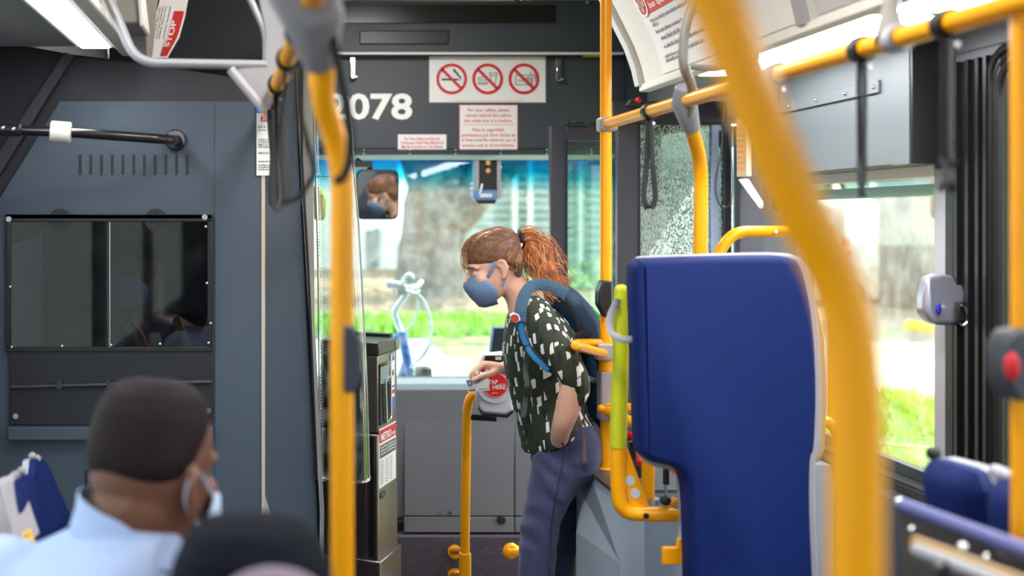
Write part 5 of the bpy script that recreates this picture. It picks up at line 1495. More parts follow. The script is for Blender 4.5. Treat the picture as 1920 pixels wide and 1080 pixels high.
k = MB(); k.box((P(1903, 0, 20.9).x, 20.9, P(0, 470, 20.9).z), (P(1960, 0, 20.9).x, 21, P(0, 300, 20.9).z)); k.obj('window', MATS['bright_glass'], tan)
# brown column, dark wall, shrub
bcol = thing('brown_pillar', tuple(P(1745, 568, 24)), 'wide dark brown pillar behind the right window', 'pillar')
k = MB(); k.box((P(1712, 0, 24).x, 24, GZ), (P(1800, 0, 24).x, 25.4, P(0, 330, 24).z)); k.obj('shaft', M('brown_pillar_paint', (112, 98, 88), .8, var=(.7, .12), bump=(10, .2)), bcol, bev=.03)
fb2 = thing('far_building', tuple(P(1700, 500, 60)), 'distant grey and green house row past the white van', 'building')
k = MB(); k.box((P(1500, 0, 60).x, 60, GZ), (P(2300, 0, 60).x, 66, P(0, 392, 60).z)); k.obj('wall', M('far_grey', (176, 182, 180), .8, var=(.3, .15), bump=(10, .1)), fb2)
k = MB()
for i in range(8): k.box(P(1640 + i*40, 440, 59.8), P(1662 + i*40, 480, 60))
k.obj('window', M('far_window', (96, 112, 118), .3, bump=(20, .01)), fb2)
tr2 = thing('background_trees', tuple(P(1700, 500, 50)), 'loose green trees above the distant house row', 'tree')
rg = random.Random(14); k = MB()
for i in range(2500):
    c = V((rg.uniform(24, 60), rg.uniform(50, 56), rg.uniform(1.5, 9)))
    s_ = rg.uniform(.3, .8); a = V((rg.uniform(-1, 1), rg.uniform(-1, 1), rg.uniform(-1, 1))).normalized(); b = a.orthogonal().normalized()
    k.add([c + a*s_, c + b*s_, c - a*s_, c - b*s_], [(0, 1, 2, 3)])
k.obj('foliage', M('far_leaf', (120, 142, 90), .8, var=(.3, .3), bump=(20, .1)), tr2)
k = MB(); k.tube([(40, 53, GZ), (40, 53, 5)], .4, seg=10); k.tube([(30, 53, GZ), (30, 53, 5)], .4, seg=10); k.obj('trunk', bark, tr2)
# shrub beside pillar
sb = thing('bare_shrub', tuple(P(1700, 560, 22)), 'dark bare curly shrub beside the brown pillar', 'shrub')
rg = random.Random(21); k = MB()
for i in range(26):
    x = 1700 + rg.uniform(-6, 40); p0 = P(1715 + rg.uniform(-12, 12), 566, 22); p1 = P(x, 500 + rg.uniform(-20, 20), 22 + rg.uniform(-.4, .4)); p2 = P(x + rg.uniform(-14, 14), 450 + rg.uniform(-16, 30), 22)
    k.tube([V(q) for q in spline([tuple(p0), tuple(p1), tuple(p2)], 4)], .03, seg=5)
k.obj('stems', M('shrub_brown', (90, 76, 66), .9, bump=(20, .1)), sb)

# ---- bicycle on the front rack
bk = thing('bicycle', tuple(P(775, 760, 6.35)), 'blue and white bicycle on the front rack outside the windshield', 'bicycle')
BD = 6.3
bluef = M('bike_blue', (40, 110, 200), .3, coat=.5, bump=(40, .02)); wht = M('bike_white', (228, 236, 244), .3, coat=.4, bump=(40, .02))
k = MB(); k.tube(fillet([P(770, 536, BD), P(762, 552, BD), P(738, 584, BD), P(747, 608, BD + .02), P(754, 630, BD)], .03), .019, seg=14); k.obj('stem', wht, bk)
k = MB(); k.tube([P(758, 524, BD - .22), P(752, 536, BD - .05), P(766, 540, BD), P(784, 536, BD + .05), P(790, 528, BD + .3)], .014, seg=12); k.obj('handlebar', wht, bk)
k = MB(); k.tube([P(767, 521, BD - .33), P(764, 525, BD - .20)], .030, seg=16); k.sphere(P(767, 521, BD - .33), .030); k.tube([P(730, 533, BD - .02), P(750, 535, BD - .04)], .022, seg=14); k.sphere(P(731, 533, BD - .02), .024); k.obj('grip', M('grip_grey', (188, 192, 196), .6, bump=(200, .2)), bk)
k = MB(); k.tube([P(760, 545, BD - .1), P(779, 552, BD - .1), P(786, 545, BD - .08)], .012, seg=10); k.box(P(745, 536, BD - .12), P(758, 552, BD - .06)); k.obj('brake_lever', silver, bk)
k = MB(); k.tube([P(753, 622, BD), P(762, 668, BD), P(768, 700, BD)], .028, seg=14); k.obj('head_tube', bluef, bk)
k = MB(); k.tube([P(756, 630, BD), P(690, 650, BD + .1), P(600, 690, BD + .35)], .022, seg=14); k.tube([P(764, 676, BD), P(740, 740, BD + .1), P(690, 830, BD + .3)], .028, seg=14); k.obj('frame_tube', bluef, bk)
k = MB(); k.tube([P(768, 698, BD), P(784, 760, BD - .05), P(800, 860, BD - .05)], .02, seg=12); k.obj('fork', bluef, bk)
for nm, pts_, rr_ in (('cable', ((760, 620), (775, 605), (784, 570), (778, 545)), .007), ('cable', ((772, 545), (795, 565), (808, 605), (806, 640), (790, 668), (770, 690)), .008), ('cable', ((776, 548), (800, 575), (808, 630), (800, 660), (782, 680)), .006), ('cable', ((806, 630), (812, 660), (820, 700)), .004)):
    k = MB(); k.tube([V(q) for q in spline([tuple(P(x, y, BD - .04)) for x, y in pts_], 7)], rr_, seg=8); k.obj(nm, wht, bk)
k = MB(); k.box(P(780, 690, BD - .05), P(806, 712, BD + .05)); k.obj('rack_clamp', black_m, bk, bev=.01)
k = MB(); wc = P(812, 840, BD - .05); rs = []
k.tube([wc + V((math.cos(2*PI*i/40)*.31, 0, math.sin(2*PI*i/40)*.31)) for i in range(41)], .022, seg=8, up=(0, 1, 0)); k.obj('front_tyre', M('tyre_black', (36, 36, 38), .7, bump=(60, .1)), bk)
# ------------------------------------------------------------------ people
def frame(fwd, roll=0.0):
    f = V(fwd).normalized(); l = UZ.cross(f).normalized(); u = f.cross(l)
    if roll:
        R = Matrix.Rotation(roll, 3, f); l = R @ l; u = R @ u
    return f, l, u
HEAD = [(.127, -.03, .012, .022), (.121, -.062, .045, .045), (.104, -.084, .068, .061), (.078, -.096, .083, .071), (.05, -.100, .089, .0755), (.022, -.100, .091, .0765),
        (.0, -.097, .084, .075), (-.02, -.092, .086, .073), (-.04, -.080, .089, .070), (-.06, -.064, .088, .065), (-.08, -.042, .087, .058), (-.098, -.012, .085, .048), (-.112, .022, .080, .034), (-.118, .045, .068, .018)]
HAIRC = [(.131, -.035, .01, .02), (.125, -.072, .045, .05), (.109, -.098, .074, .068), (.085, -.112, .092, .080), (.06, -.116, .095, .086), (.040, -.114, .097, .0865),
         (.026, -.112, .080, .0855), (.012, -.109, .022, .0845), (.0, -.106, -.006, .082), (-.014, -.102, -.024, .078), (-.04, -.088, -.034, .066), (-.062, -.074, -.045, .045), (-.07, -.066, -.055, .02)]
def stack(mb, C0, fr, slices, k=1.0, n=28, pw=1.0):
    f, l, u = fr; rs = []
    for z_, b, ft, h in slices:
        c = (b + ft)/2; a_ = (ft - b)/2; ring_ = []
        for i in range(n):
            t = 2*PI*i/n; co, si = math.cos(t), math.sin(t)
            co = math.copysign(abs(co)**pw, co); si = math.copysign(abs(si)**pw, si)
            ring_.append(V(C0) + (f*(c + a_*co) + l*(h*si) + u*z_)*k)
        rs.append(ring_)
    mb.rings(rs)
def fpos(C0, fr, x, y, z_, k=1.0): return V(C0) + (fr[0]*x + fr[1]*y + fr[2]*z_)*k
def face(mb, C0, fr, k=1.0, ears=True):
    p = lambda x, y, z_: fpos(C0, fr, x, y, z_, k)
    mb.limb([p(.086, 0, .012), p(.098, 0, -.008), p(.109, 0, -.026), p(.100, 0, -.036)], [.007*k, .008*k, .0105*k, .009*k], seg=10)
    for s_ in (-1, 1):
        mb.sphere(p(.094, s_*.012, -.034), .0085*k, 10, 6)
        mb.limb([p(.088, s_*.012, .024), p(.084, s_*.035, .027), p(.070, s_*.055, .020)], [.007*k, .0075*k, .006*k], seg=8)
        mb.sphere(p(.062, s_*.043, -.022), .024*k, 12, 8)
    mb.limb([p(.090, -.022, -.060), p(.095, 0, -.058), p(.090, .022, -.060)], [.004*k, .0065*k, .004*k], seg=8)
    mb.limb([p(.088, -.020, -.070), p(.093, 0, -.071), p(.088, .020, -.070)], [.004*k, .0075*k, .004*k], seg=8)
    mb.sphere(p(.078, 0, -.100), .020*k, 12, 8)
def ear(mb, C0, fr, s_, k=1.0, at=(.0, .078, -.008)):
    p = lambda x, y, z_: fpos(C0, fr, at[0] + x, s_*(at[1] + y), at[2] + z_, k)
    mb.limb([p(.006, -.004, .024), p(-.002, .006, .032), p(-.014, .010, .026), p(-.018, .010, .006), p(-.010, .008, -.014), p(.002, .002, -.028)], [.0045*k, .0055*k, .006*k, .006*k, .0055*k, .006*k], seg=8)
    mb.limb([p(.004, 0, .018), p(-.006, .003, .008), p(-.002, .002, -.014)], [.008*k, .010*k, .007*k], seg=8, flat=.6)
def eyes(C0, fr, parent, k=1.0, closed=True):
    p = lambda x, y, z_: fpos(C0, fr, x, y, z_, k)
    mb = MB(); lash = MB(); brow = MB()
    for s_ in (-1, 1):
        mb.sphere(p(.072, s_*.031, -.002), .0125*k, 14, 10)
        lash.limb([p(.083, s_*.020, -.007), p(.0862, s_*.031, -.0105), p(.080, s_*.043, -.007)], [.0012*k, .0018*k, .0012*k], seg=6)
        brow.limb([p(.094, s_*.014, .020), p(.093, s_*.032, .027), p(.080, s_*.051, .021)], [.0022*k, .0032*k, .0018*k], seg=6)
    objs(lash, 'eyelash', M('lash_brown', (50, 32, 26), .8, bump=(90, .05)), parent)
    objs(brow, 'eyebrow', M('brow_brown', (92, 60, 44), .8, bump=(90, .05)), parent)
    return mb
def hand(mb, W, d, n_, s_, curls, thumb, k=1.0):
    """palm and five fingers; d wrist->knuckles, n_ the way the palm faces, s_ toward the thumb"""
    d = V(d).normalized(); n_ = (V(n_) - d*V(n_).dot(d)).normalized(); s_ = (V(s_) - d*V(s_).dot(d) - n_*V(s_).dot(n_)).normalized()
    W = V(W)
    for j, o in enumerate((.026, .009, -.009, -.026)):
        mb.limb([W + s_*o*.55*k - d*.012*k, W + (d*.045 + s_*o*.9)*k, W + (d*(.086 - abs(j-1)*.003) + s_*o)*k], [.0145*k, .0145*k, .0105*k], seg=12)
    mb.limb([W + (s_*.010)*k, W + (d*.03 + s_*.022 + n_*.008)*k, W + (d*.05 + s_*.024 + n_*.006)*k], [.014*k, .017*k, .012*k], seg=12)
    L = ((.040, .025, .019), (.045, .029, .020), (.041, .027, .019), (.032, .020, .017))
    tips = []
    for j, o in enumerate((.028, .0095, -.0095, -.027)):
        p = W + (d*(.084 - abs(j-1)*.003) + s_*o)*k
        a = 0.0; pts = [p]; rr_ = [.0095*k]
        for q in range(3):
            a += curls[j][q]
            dr = d*math.cos(a) + n_*math.sin(a) + s_*(.04*(1.5-j))
            p = p + dr.normalized()*L[j][q]*k
            pts.append(p); rr_.append((.0086, .0078, .0066)[q]*k*(1 if j < 3 else .88))
        mb.limb(pts, rr_, seg=10, sub=4); tips.append(p)
    if thumb:
        pts = [W + (d*.022 + s_*.018)*k] + [V(q) for q in thumb]
        mb.limb(pts, [.014*k, .0115*k, .0100*k, .0078*k][:len(pts)], seg=12, sub=4)
    return tips
def person_mesh(name, mb, voxel, mat, loc, label, it=3):
    k = remeshed(mb, voxel, it)
    o = k.obj(name, mat, loc=loc, fix=False, angle=180)
    return tag(o, label, 'person')

skin_f = M('fair_skin', (240, 186, 162), .5, bump=(240, .04), var=(14, .07), sss=.12)
skin_d = M('dark_skin', (112, 72, 56), .45, bump=(240, .05), var=(14, .08), sss=.06)

# ---- the woman
HC = P(926, 500, 3.45)
wf = tuple(q*.89 for q in frame((-math.cos(.30), -.06, -math.sin(.30))))
b = MB()
stack(b, HC, wf, HEAD)
face(b, HC, wf)
for s_ in (-1, 1): ear(b, HC, wf, s_, 1.0, (-.002, .084, -.008))
b.limb([fpos(HC, wf, -.025, 0, -.05), P(972, 548, 3.45), P(992, 590, 3.45)], [.050, .047, .064], seg=20)
def xs(y, x0, x1, hw, D=3.45, n=28, tilt=0.0, pw=1.0):
    """one body section: photo row y, its front and back edge, half width across"""
    a = P(x0, y, D); c = P(x1, y, D); cx = (a.x + c.x)/2; rx = (c.x - a.x)/2; o = []
    for i in range(n):
        t = 2*PI*i/n; co, si = math.cos(t), math.sin(t)
        co = math.copysign(abs(co)**pw, co); si = math.copysign(abs(si)**pw, si)
        o.append(V((cx + rx*co, D + hw*si, a.z + tilt*(-co))))
    return o
b.rings([xs(575, 965, 1018, .07), xs(600, 957, 1056, .15), xs(640, 953, 1075, .16), xs(700, 957, 1080, .135), xs(760, 968, 1088, .13), xs(810, 985, 1108, .15), xs(850, 1002, 1115, .155)])
# legs of the body
b.limb([P(1058, 850, 3.38), P(1016, 980, 3.37), P(1004, 1075, 3.36), P(1010, 1340, 3.40)], [.065, .036, .030, .025]); b.limb([P(1075, 850, 3.54), P(1058, 980, 3.54), P(1045, 1075, 3.54), P(1050, 1310, 3.54)], [.065, .036, .030, .025])
# near arm: shoulder, elbow, wrist in the pocket
b.limb([P(1003, 592, 3.27), P(1040, 650, 3.22), P(1074, 708, 3.18), P(1066, 760, 3.20), P(1054, 798, 3.235), P(1047, 830, 3.325)], [.046, .042, .037, .036, .030, .026])
hand(b, P(1046, 838, 3.345), (-.05, .12, -1), (.0, 1, .1), (-1, 0, .1), [(.2, .3, .2)]*4, [P(1036, 856, 3.36), P(1034, 872, 3.365), P(1033, 884, 3.37)], .84)
# far arm reaching to the reader
b.limb([P(985, 610, 3.62), P(975, 668, 3.68), P(985, 700, 3.70), P(962, 694, 3.71), P(948, 690, 3.715)], [.046, .042, .037, .030, .0245])
hW = P(947, 690, 3.715)
tips = hand(b, hW, (-1, -.02, .17), (-.12, 0, -1), (0, -1, .05), [(.75, .75, .45), (.85, .8, .5), (1.15, .9, .5), (1.25, 1.0, .5)], [P(922, 700, 3.672), P(903, 705, 3.660), P(887, 713, 3.657)], .95)
woman = person_mesh('person', b, .0042, skin_f, (P(1020, 0, 3.45).x, 3.45, 0.0), 'woman in patterned dark green blouse, blue mask and backpack holding a card to the reader', 3)
eb_ = eyes(HC, wf, woman); eb_.obj('eyes', M('eye_white', (226, 214, 206), .25, bump=(30, .01)), woman)

# blouse
def weave(name, base, cells):
    m = M(name, base, .75, bump=(60, .25), var=(5, .15))
    n = m.node_tree; bs = n.nodes['Principled BSDF']
    tc = n.nodes.new('ShaderNodeTexCoord'); mp = n.nodes.new('ShaderNodeMapping'); mp.inputs['Scale'].default_value = cells
    mp.inputs['Rotation'].default_value = (0.0, 0.25, 0.0)
    n.links.new(tc.outputs['Object'], mp.inputs[0])
    src = bs.inputs['Base Color'].links[0].from_socket
    for i, (thr, sel, colr, off_) in enumerate(((.30, .40, (26, 26, 34), 7.3), (.29, .22, (240, 238, 232), 0.0))):
        mv = n.nodes.new('ShaderNodeVectorMath'); mv.operation = 'ADD'; mv.inputs[1].default_value = (off_, off_*.7, off_*.4)
        n.links.new(mp.outputs[0], mv.inputs[0])
        vo = n.nodes.new('ShaderNodeTexVoronoi'); vo.distance = 'CHEBYCHEV'; vo.inputs['Scale'].default_value = 1; vo.inputs['Randomness'].default_value = .75
        n.links.new(mv.outputs[0], vo.inputs['Vector'])
        lt = n.nodes.new('ShaderNodeMath'); lt.operation = 'LESS_THAN'; lt.inputs[1].default_value = thr; n.links.new(vo.outputs['Distance'], lt.inputs[0])
        sp = n.nodes.new('ShaderNodeSeparateColor'); n.links.new(vo.outputs['Color'], sp.inputs[0])
        gt = n.nodes.new('ShaderNodeMath'); gt.operation = 'GREATER_THAN'; gt.inputs[1].default_value = sel; n.links.new(sp.outputs[0], gt.inputs[0])
        ml = n.nodes.new('ShaderNodeMath'); ml.operation = 'MULTIPLY'; n.links.new(lt.outputs[0], ml.inputs[0]); n.links.new(gt.outputs[0], ml.inputs[1])
        mx = n.nodes.new('ShaderNodeMix'); mx.data_type = 'RGBA'; n.links.new(ml.outputs[0], mx.inputs[0]); n.links.new(src, mx.inputs[6]); mx.inputs[7].default_value = col(*colr)
        src = mx.outputs[2]
    n.links.new(src, bs.inputs['Base Color'])
    return m
blouse_m = weave('patterned_blouse', (42, 50, 34), (50, 50, 19))
c = MB()
rs = [xs(566, 968, 1012, .066), xs(578, 960, 1036, .105), xs(598, 953, 1058, .158), xs(625, 948, 1074, .178), xs(660, 945, 1084, .172), xs(700, 949, 1088, .158), xs(740, 957, 1092, .152), xs(775, 965, 1100, .158, tilt=-.005), xs(792, 971, 1106, .166, tilt=-.015),
      xs(804, 976, 1108, .168, tilt=-.03), xs(814, 980, 1110, .166, tilt=-.054), xs(814, 988, 1104, .155, tilt=-.054)]
c.rings(rs)
c.limb([P(1003, 592, 3.285), P(1030, 640, 3.22), P(1064, 690, 3.18), P(1078, 718, 3.18), P(1076, 742, 3.19)], [.060, .056, .047, .042, .040], seg=20)
c.limb([P(985, 606, 3.61), P(975, 655, 3.67), P(988, 696, 3.69), P(975, 697, 3.70)], [.058, .052, .046, .042], seg=16)
cc_ = remeshed(c, .007, 4)
# soft creases
from mathutils import noise as mnoise
def crease(mb, amp, sc, sq=(1, 1, 1)):
    for i, p in enumerate(mb.v):
        q = V((p.x*sc*sq[0], p.y*sc*sq[1], p.z*sc*sq[2]))
        nv = mnoise.noise_vector(q)
        mb.v[i] = p + V((nv.x, nv.y, nv.z*.5))*amp
    return mb
crease(cc_, .007, 9, (1, 1, .7)).obj('blouse', blouse_m, woman, fix=False, angle=180)
# cuff rims
k = MB()
for cP, ax_, r_ in ((P(1076, 747, 3.19), V((-.15, 0, -1)), .0425),):
    a_ = ax_.normalized(); u_ = a_.orthogonal().normalized(); w_ = a_.cross(u_)
    k.tube([cP + u_*math.cos(t*PI/10)*r_ + w_*math.sin(t*PI/10)*r_ for t in range(21)], .004, seg=8)
pass
# trousers
pants_m = M('navy_heather_trousers', (62, 66, 104), .85, bump=(260, .3), var=(150, .35), stretch=(1, 1, 2.2), sheen=.2)
c = MB()
c.rings([xs(786, 988, 1112, .158), xs(812, 994, 1124, .166), xs(845, 996, 1126, .170), xs(872, 1000, 1120, .165), xs(890, 1010, 1105, .14)])
def leg(rows, D, hw):
    c.rings([xs(y, x0, x1, h, D, n=22) for (y, x0, x1), h in zip(rows, hw)])
leg([(835, 1006, 1116), (870, 998, 1112), (900, 995, 1092), (940, 987, 1068), (980, 980, 1050), (1030, 974, 1042), (1080, 970, 1037), (1150, 972, 1030), (1240, 980, 1030), (1345, 984, 1034)], 3.37, [.07, .085, .084, .078, .070, .064, .060, .058, .054, .056])
leg([(835, 1020, 1116), (870, 1020, 1118), (920, 1026, 1104), (980, 1024, 1086), (1080, 1012, 1075), (1180, 1016, 1070), (1310, 1024, 1070)], 3.55, [.07, .082, .078, .066, .058, .054, .054])
pc = remeshed(c, .007, 4)
def wrinkles(mb):
    for i, p in enumerate(mb.v):
        w_ = math.sin(p.z*70 + p.x*60 + mnoise.noise(p*9)*4) * mnoise.noise(p*7 + V((3, 3, 3)))
        nv = mnoise.noise_vector(V((p.x*10, p.y*10, p.z*5)))
        mb.v[i] = p + nv*.007 + V((w_, w_, 0))*.009
    return mb
wrinkles(pc).obj('trousers', pants_m, woman, fix=False, angle=180)
k = MB(); k.tube([V(q) for q in spline([tuple(P(x, y, D)) for x, y, D in ((1034, 790, 3.283), (1042, 806, 3.270), (1050, 824, 3.262), (1060, 840, 3.262))], 5)], .0028, seg=6); k.obj('pocket_edge', M('navy_seam', (40, 42, 74), .8, bump=(200, .2)), woman)
k = MB(); k.tube([V(q) for q in spline([tuple(P(x, y, D)) for x, y, D in ((1052, 842, 3.262), (1056, 860, 3.268), (1044, 920, 3.275), (1034, 985, 3.298), (1030, 1080, 3.30))], 5)], .0016, seg=6); k.obj('side_seam', MATS['navy_seam'], woman)
# shoes
for nm, cx, D in (('shoe', 1000, 3.38), ('shoe', 1040, 3.55)):
    x_ = P(cx, 0, D).x; k = MB()
    k.limb([(x_ + .06, D, .045), (x_ - .02, D, .05), (x_ - .13, D, .035), (x_ - .18, D, .028)], [.042, .044, .036, .027], flat=.85); k.obj(nm, M('dark_shoe', (40, 40, 46), .6, bump=(100, .1)), woman)

# mask: shell over the nose and chin with ear loops
mask_m = M('blue_grey_mask', (118, 146, 182), .85, bump=(500, .2), var=(8, .05))
mk = MB(); rows = []
for z_, ft, hw, am_ in ((-.012, .104, .054, .80), (-.024, .119, .064, 1.08), (-.038, .124, .0715, 1.28), (-.053, .122, .073, 1.36), (-.068, .117, .0715, 1.40), (-.083, .111, .066, 1.40), (-.097, .103, .057, 1.36), (-.109, .097, .050, 1.3), (-.119, .092, .038, 1.3), (-.127, .076, .022, 1.3)):
    row = []
    for i in range(21):
        t = -am_ + 2*am_*i/20
        base = .0
        x_ = base + (ft - base)*max(0, math.cos(t))**.75
        y_ = hw*math.sin(t)*1.10
        row.append(fpos(HC, wf, x_, y_, z_ + .010*(abs(t)/am_)**2*(1 if z_ > -.03 else 0)))
    rows.append(row)
mk.rings(rows, close=False, cap=False)
mo = mk.obj('face_mask', mask_m, woman, angle=180)
sl_ = mo.modifiers.new('thickness', 'SOLIDIFY'); sl_.thickness = .0025; sl_.offset = -1
k = MB()
for s_ in (-1, 1):
    pth = [fpos(HC, wf, *q) for q in ((.048, s_*.066, -.022), (.032, s_*.078, .0), (.018, s_*.082, .016), (.006, s_*.080, .020), (-.014, s_*.074, .008), (-.014, s_*.072, -.022), (-.006, s_*.078, -.042), (.012, s_*.074, -.066))]
    k.tube([V(q) for q in spline([tuple(p) for p in pth[:4]], 4)], [.0016]*13, seg=8, flat=3.6, up=wf[1]); k.tube([V(q) for q in spline([tuple(p) for p in pth[3:]], 4)], [.0016]*17, seg=8, flat=2.6, up=wf[1])
objs(k, 'ear_loop', mask_m, woman)
# hair: cap, combed strands, ponytail
def hair_mat(name, rgb, rough=.42):
    m = M(name, rgb, rough, bump=(120, .3), var=(90, .35), stretch=(1, 1, .35), sheen=.3)
    return m
hair_m = hair_mat('auburn_hair', (112, 72, 48)); copper_m = hair_mat('copper_hair', (200, 116, 54), .38); sun_paint_m = hair_mat('sunlit_hair', (226, 172, 108), .4)  # pale tone paints sun glow on the hair; copper is lightened for it too
k = MB(); stack(k, HC, wf, HAIRC, 1.0, 36)
k = remeshed(k, .006, 4)
tie = P(973, 452, 3.45)
for i, p in enumerate(k.v):       # pull the cap toward the tie, with combed grooves
    d_ = (p - tie); ang = math.atan2(d_.y, d_.z)
    g = math.sin(ang*26 + d_.x*14) * .0011 + math.sin(ang*61)*.0006
    n_ = (p - HC).normalized(); pull = max(0, 1 - d_.length/.075)
    k.v[i] = p + n_*g + (tie - p)*pull*.25
hcap = k.obj('hair', hair_m, woman, fix=False, angle=180)
bvh = BVHTree.FromPolygons([tuple(p) for p in k.v], k.f)
def on_cap(dirv, off=.0):
    h = bvh.ray_cast(HC + dirv*.3, -dirv)
    if h[0] is None: return HC + dirv*.1
    return h[0] + dirv*off
rg = random.Random(31); st_mb = [MB(), MB()]
tdir = (tie - HC).normalized()
for i in range(330):
    t = rg.uniform(-PI, PI); s_ = rg.choice((-1, 1))
    zl = rg.uniform(-.045, .085)
    xf = .090 if zl > .055 else (.05 if zl > .038 else -.032)
    side = s_*.08 if zl < .06 else rg.uniform(-.07, .07)
    d0 = (fpos(HC, wf, xf, side, zl) - HC).normalized()
    pts = []
    for q in range(9):
        a = q/8; d_ = (d0*(1-a) + tdir*a).normalized()
        pts.append(on_cap(d_, .0006 + .001*math.sin(a*PI)*rg.random()))
    st_mb[i % 2].tube(pts, [.0007] + [.0011]*7 + [.0008], seg=4)
st_mb[0].obj('combed_strands', hair_m, hcap); st_mb[1].obj('combed_light_strands', M('chestnut_hair', (160, 108, 70), .36, bump=(120, .2), var=(90, .3), sheen=.3), hcap)
k = MB()
for i in range(26):  # fringe wisps at the forehead
    z_ = rg.uniform(.05, .09); y_ = rg.uniform(-.05, .05)
    a = fpos(HC, wf, .088, y_, z_); bpt = fpos(HC, wf, .100 + rg.uniform(-.004, .004), y_ + rg.uniform(-.01, .01), z_ - .03); c2 = fpos(HC, wf, .098 + rg.uniform(-.008, .004), y_ + rg.uniform(-.012, .012), z_ - rg.uniform(.04, .07))
    k.tube([V(q) for q in spline([tuple(a), tuple(bpt), tuple(c2)], 3)], .0005, seg=4)
k.obj('fringe_wisps', sun_paint_m, hcap)
pg = [P(974, 451, 3.45), P(990, 450, 3.45), P(1003, 466, 3.44), P(1013, 492, 3.43), P(1026, 518, 3.42), P(1050, 542, 3.42)]
PG = [V(q) for q in spline([tuple(p) for p in pg], 8)]
k = MB(); k.limb(pg, [.017, .030, .040, .042, .036, .018], seg=18); k = remeshed(k, .006, 3)
for i, p in enumerate(k.v): k.v[i] = p + mnoise.noise_vector(p*38)*.012
pony = k.obj('ponytail', copper_m, hcap, fix=False, angle=180)
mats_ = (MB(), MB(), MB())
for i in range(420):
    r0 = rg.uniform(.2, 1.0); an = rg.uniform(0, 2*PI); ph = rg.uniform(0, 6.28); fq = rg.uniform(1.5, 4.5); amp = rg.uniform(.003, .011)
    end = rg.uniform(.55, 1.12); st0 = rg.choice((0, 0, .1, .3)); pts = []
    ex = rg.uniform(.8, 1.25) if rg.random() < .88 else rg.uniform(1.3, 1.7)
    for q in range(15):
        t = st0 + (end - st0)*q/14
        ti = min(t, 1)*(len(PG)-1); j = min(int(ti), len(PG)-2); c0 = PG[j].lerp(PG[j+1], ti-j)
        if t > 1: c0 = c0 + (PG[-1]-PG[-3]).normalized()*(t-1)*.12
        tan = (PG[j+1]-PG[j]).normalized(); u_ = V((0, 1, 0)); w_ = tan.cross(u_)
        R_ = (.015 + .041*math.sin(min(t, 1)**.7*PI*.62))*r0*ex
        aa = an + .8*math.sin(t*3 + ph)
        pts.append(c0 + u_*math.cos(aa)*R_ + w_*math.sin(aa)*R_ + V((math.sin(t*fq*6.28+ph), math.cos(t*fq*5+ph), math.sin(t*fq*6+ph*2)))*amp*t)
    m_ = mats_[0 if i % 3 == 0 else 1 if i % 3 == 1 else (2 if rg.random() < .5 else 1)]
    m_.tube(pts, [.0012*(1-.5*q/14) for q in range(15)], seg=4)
mats_[0].obj('curls_dark', hair_m, pony); mats_[1].obj('curls_copper', copper_m, pony); mats_[2].obj('curls_sunlit', sun_paint_m, pony)
k = MB(); tt = (PG[1]-PG[0]).normalized(); u_ = V((0, 1, 0)); w_ = tt.cross(u_)
k.tube([P(977, 450, 3.45) + (u_*math.cos(a*PI/12) + w_*math.sin(a*PI/12))*.0245 for a in range(25)], .0075, seg=10); k.obj('hair_tie', black_m, hcap)
k = MB()
hc = P(976, 460, 3.45 - .03)
hp = [(0, -.009), (.0045, -.003), (.0065, .003), (.0045, .007), (.0015, .0065), (0, .004), (-.0015, .0065), (-.0045, .007), (-.0065, .003), (-.0045, -.003)]
k.prism([hc + V((x*1.1, 0, y*1.1)) for x, y in hp], (0, .002, 0)); k.obj('heart_charm', white_ink, hcap)

# backpack: a thing she wears
bpk = thing('backpack', tuple(P(1105, 795, 3.45)), 'dark teal and blue backpack worn by the woman', 'backpack')
pack_m = M('dark_teal_nylon', (16, 58, 88), .6, bump=(90, .2), var=(7, .15)); pack_l = M('bright_blue_nylon', (20, 110, 170), .55, bump=(90, .15)); pack_b = M('slate_blue_padding', (58, 92, 120), .7, bump=(150, .2))
c = MB()
c.rings([xs(532, 1030, 1058, .05, 3.5), xs(545, 1018, 1078, .09, 3.5), xs(565, 1026, 1098, .11, 3.5), xs(600, 1044, 1124, .12, 3.5), xs(650, 1060, 1133, .122, 3.5), xs(700, 1076, 1134, .122, 3.5), xs(745, 1088, 1132, .12, 3.5), xs(785, 1098, 1129, .11, 3.5), xs(800, 1104, 1126, .10, 3.5)])
pkm = crease(remeshed(c, .008, 4), .012, 8); pkm.obj('pack_body', pack_m, bpk, fix=False, angle=180)
c = MB()
c.rings([xs(570, 1080, 1106, .06, 3.52), xs(600, 1090, 1131, .09, 3.52), xs(660, 1100, 1142, .10, 3.52), xs(715, 1106, 1140, .10, 3.52), xs(735, 1108, 1134, .09, 3.52)])
crease(remeshed(c, .008, 4), .006, 10).obj('front_pocket', M('navy_nylon', (20, 44, 82), .6, bump=(90, .2)), bpk, fix=False, angle=180)
def band(name, pts, r, fl, mat, par=bpk, up=(0, 1, 0)):
    k = MB(); k.tube([V(q) for q in spline([tuple(P(*p)) for p in pts], 6)], r, seg=10, flat=fl, up=up); return k.obj(name, mat, par)
band('shoulder_strap', ((1062, 552, 3.27), (1030, 536, 3.26), (1002, 535, 3.25), (984, 552, 3.235), (976, 585, 3.225), (980, 615, 3.235), (992, 640, 3.235), (1010, 665, 3.215), (1035, 690, 3.20)), .005, 3.7, pack_b)
band('strap_blue_edge', ((974, 606, 3.222), (984, 640, 3.222), (1000, 668, 3.204), (1028, 694, 3.19)), .0035, 2.4, pack_l)
band('strap_grey_panel', ((988, 618, 3.223), (1000, 645, 3.22), (1018, 668, 3.20), (1034, 684, 3.19)), .003, 3.4, M('strap_panel_grey', (84, 86, 90), .8, bump=(150, .2)))
band('far_shoulder_strap', ((1000, 548, 3.6), (972, 575, 3.64), (960, 610, 3.655)), .006, 4, pack_b)
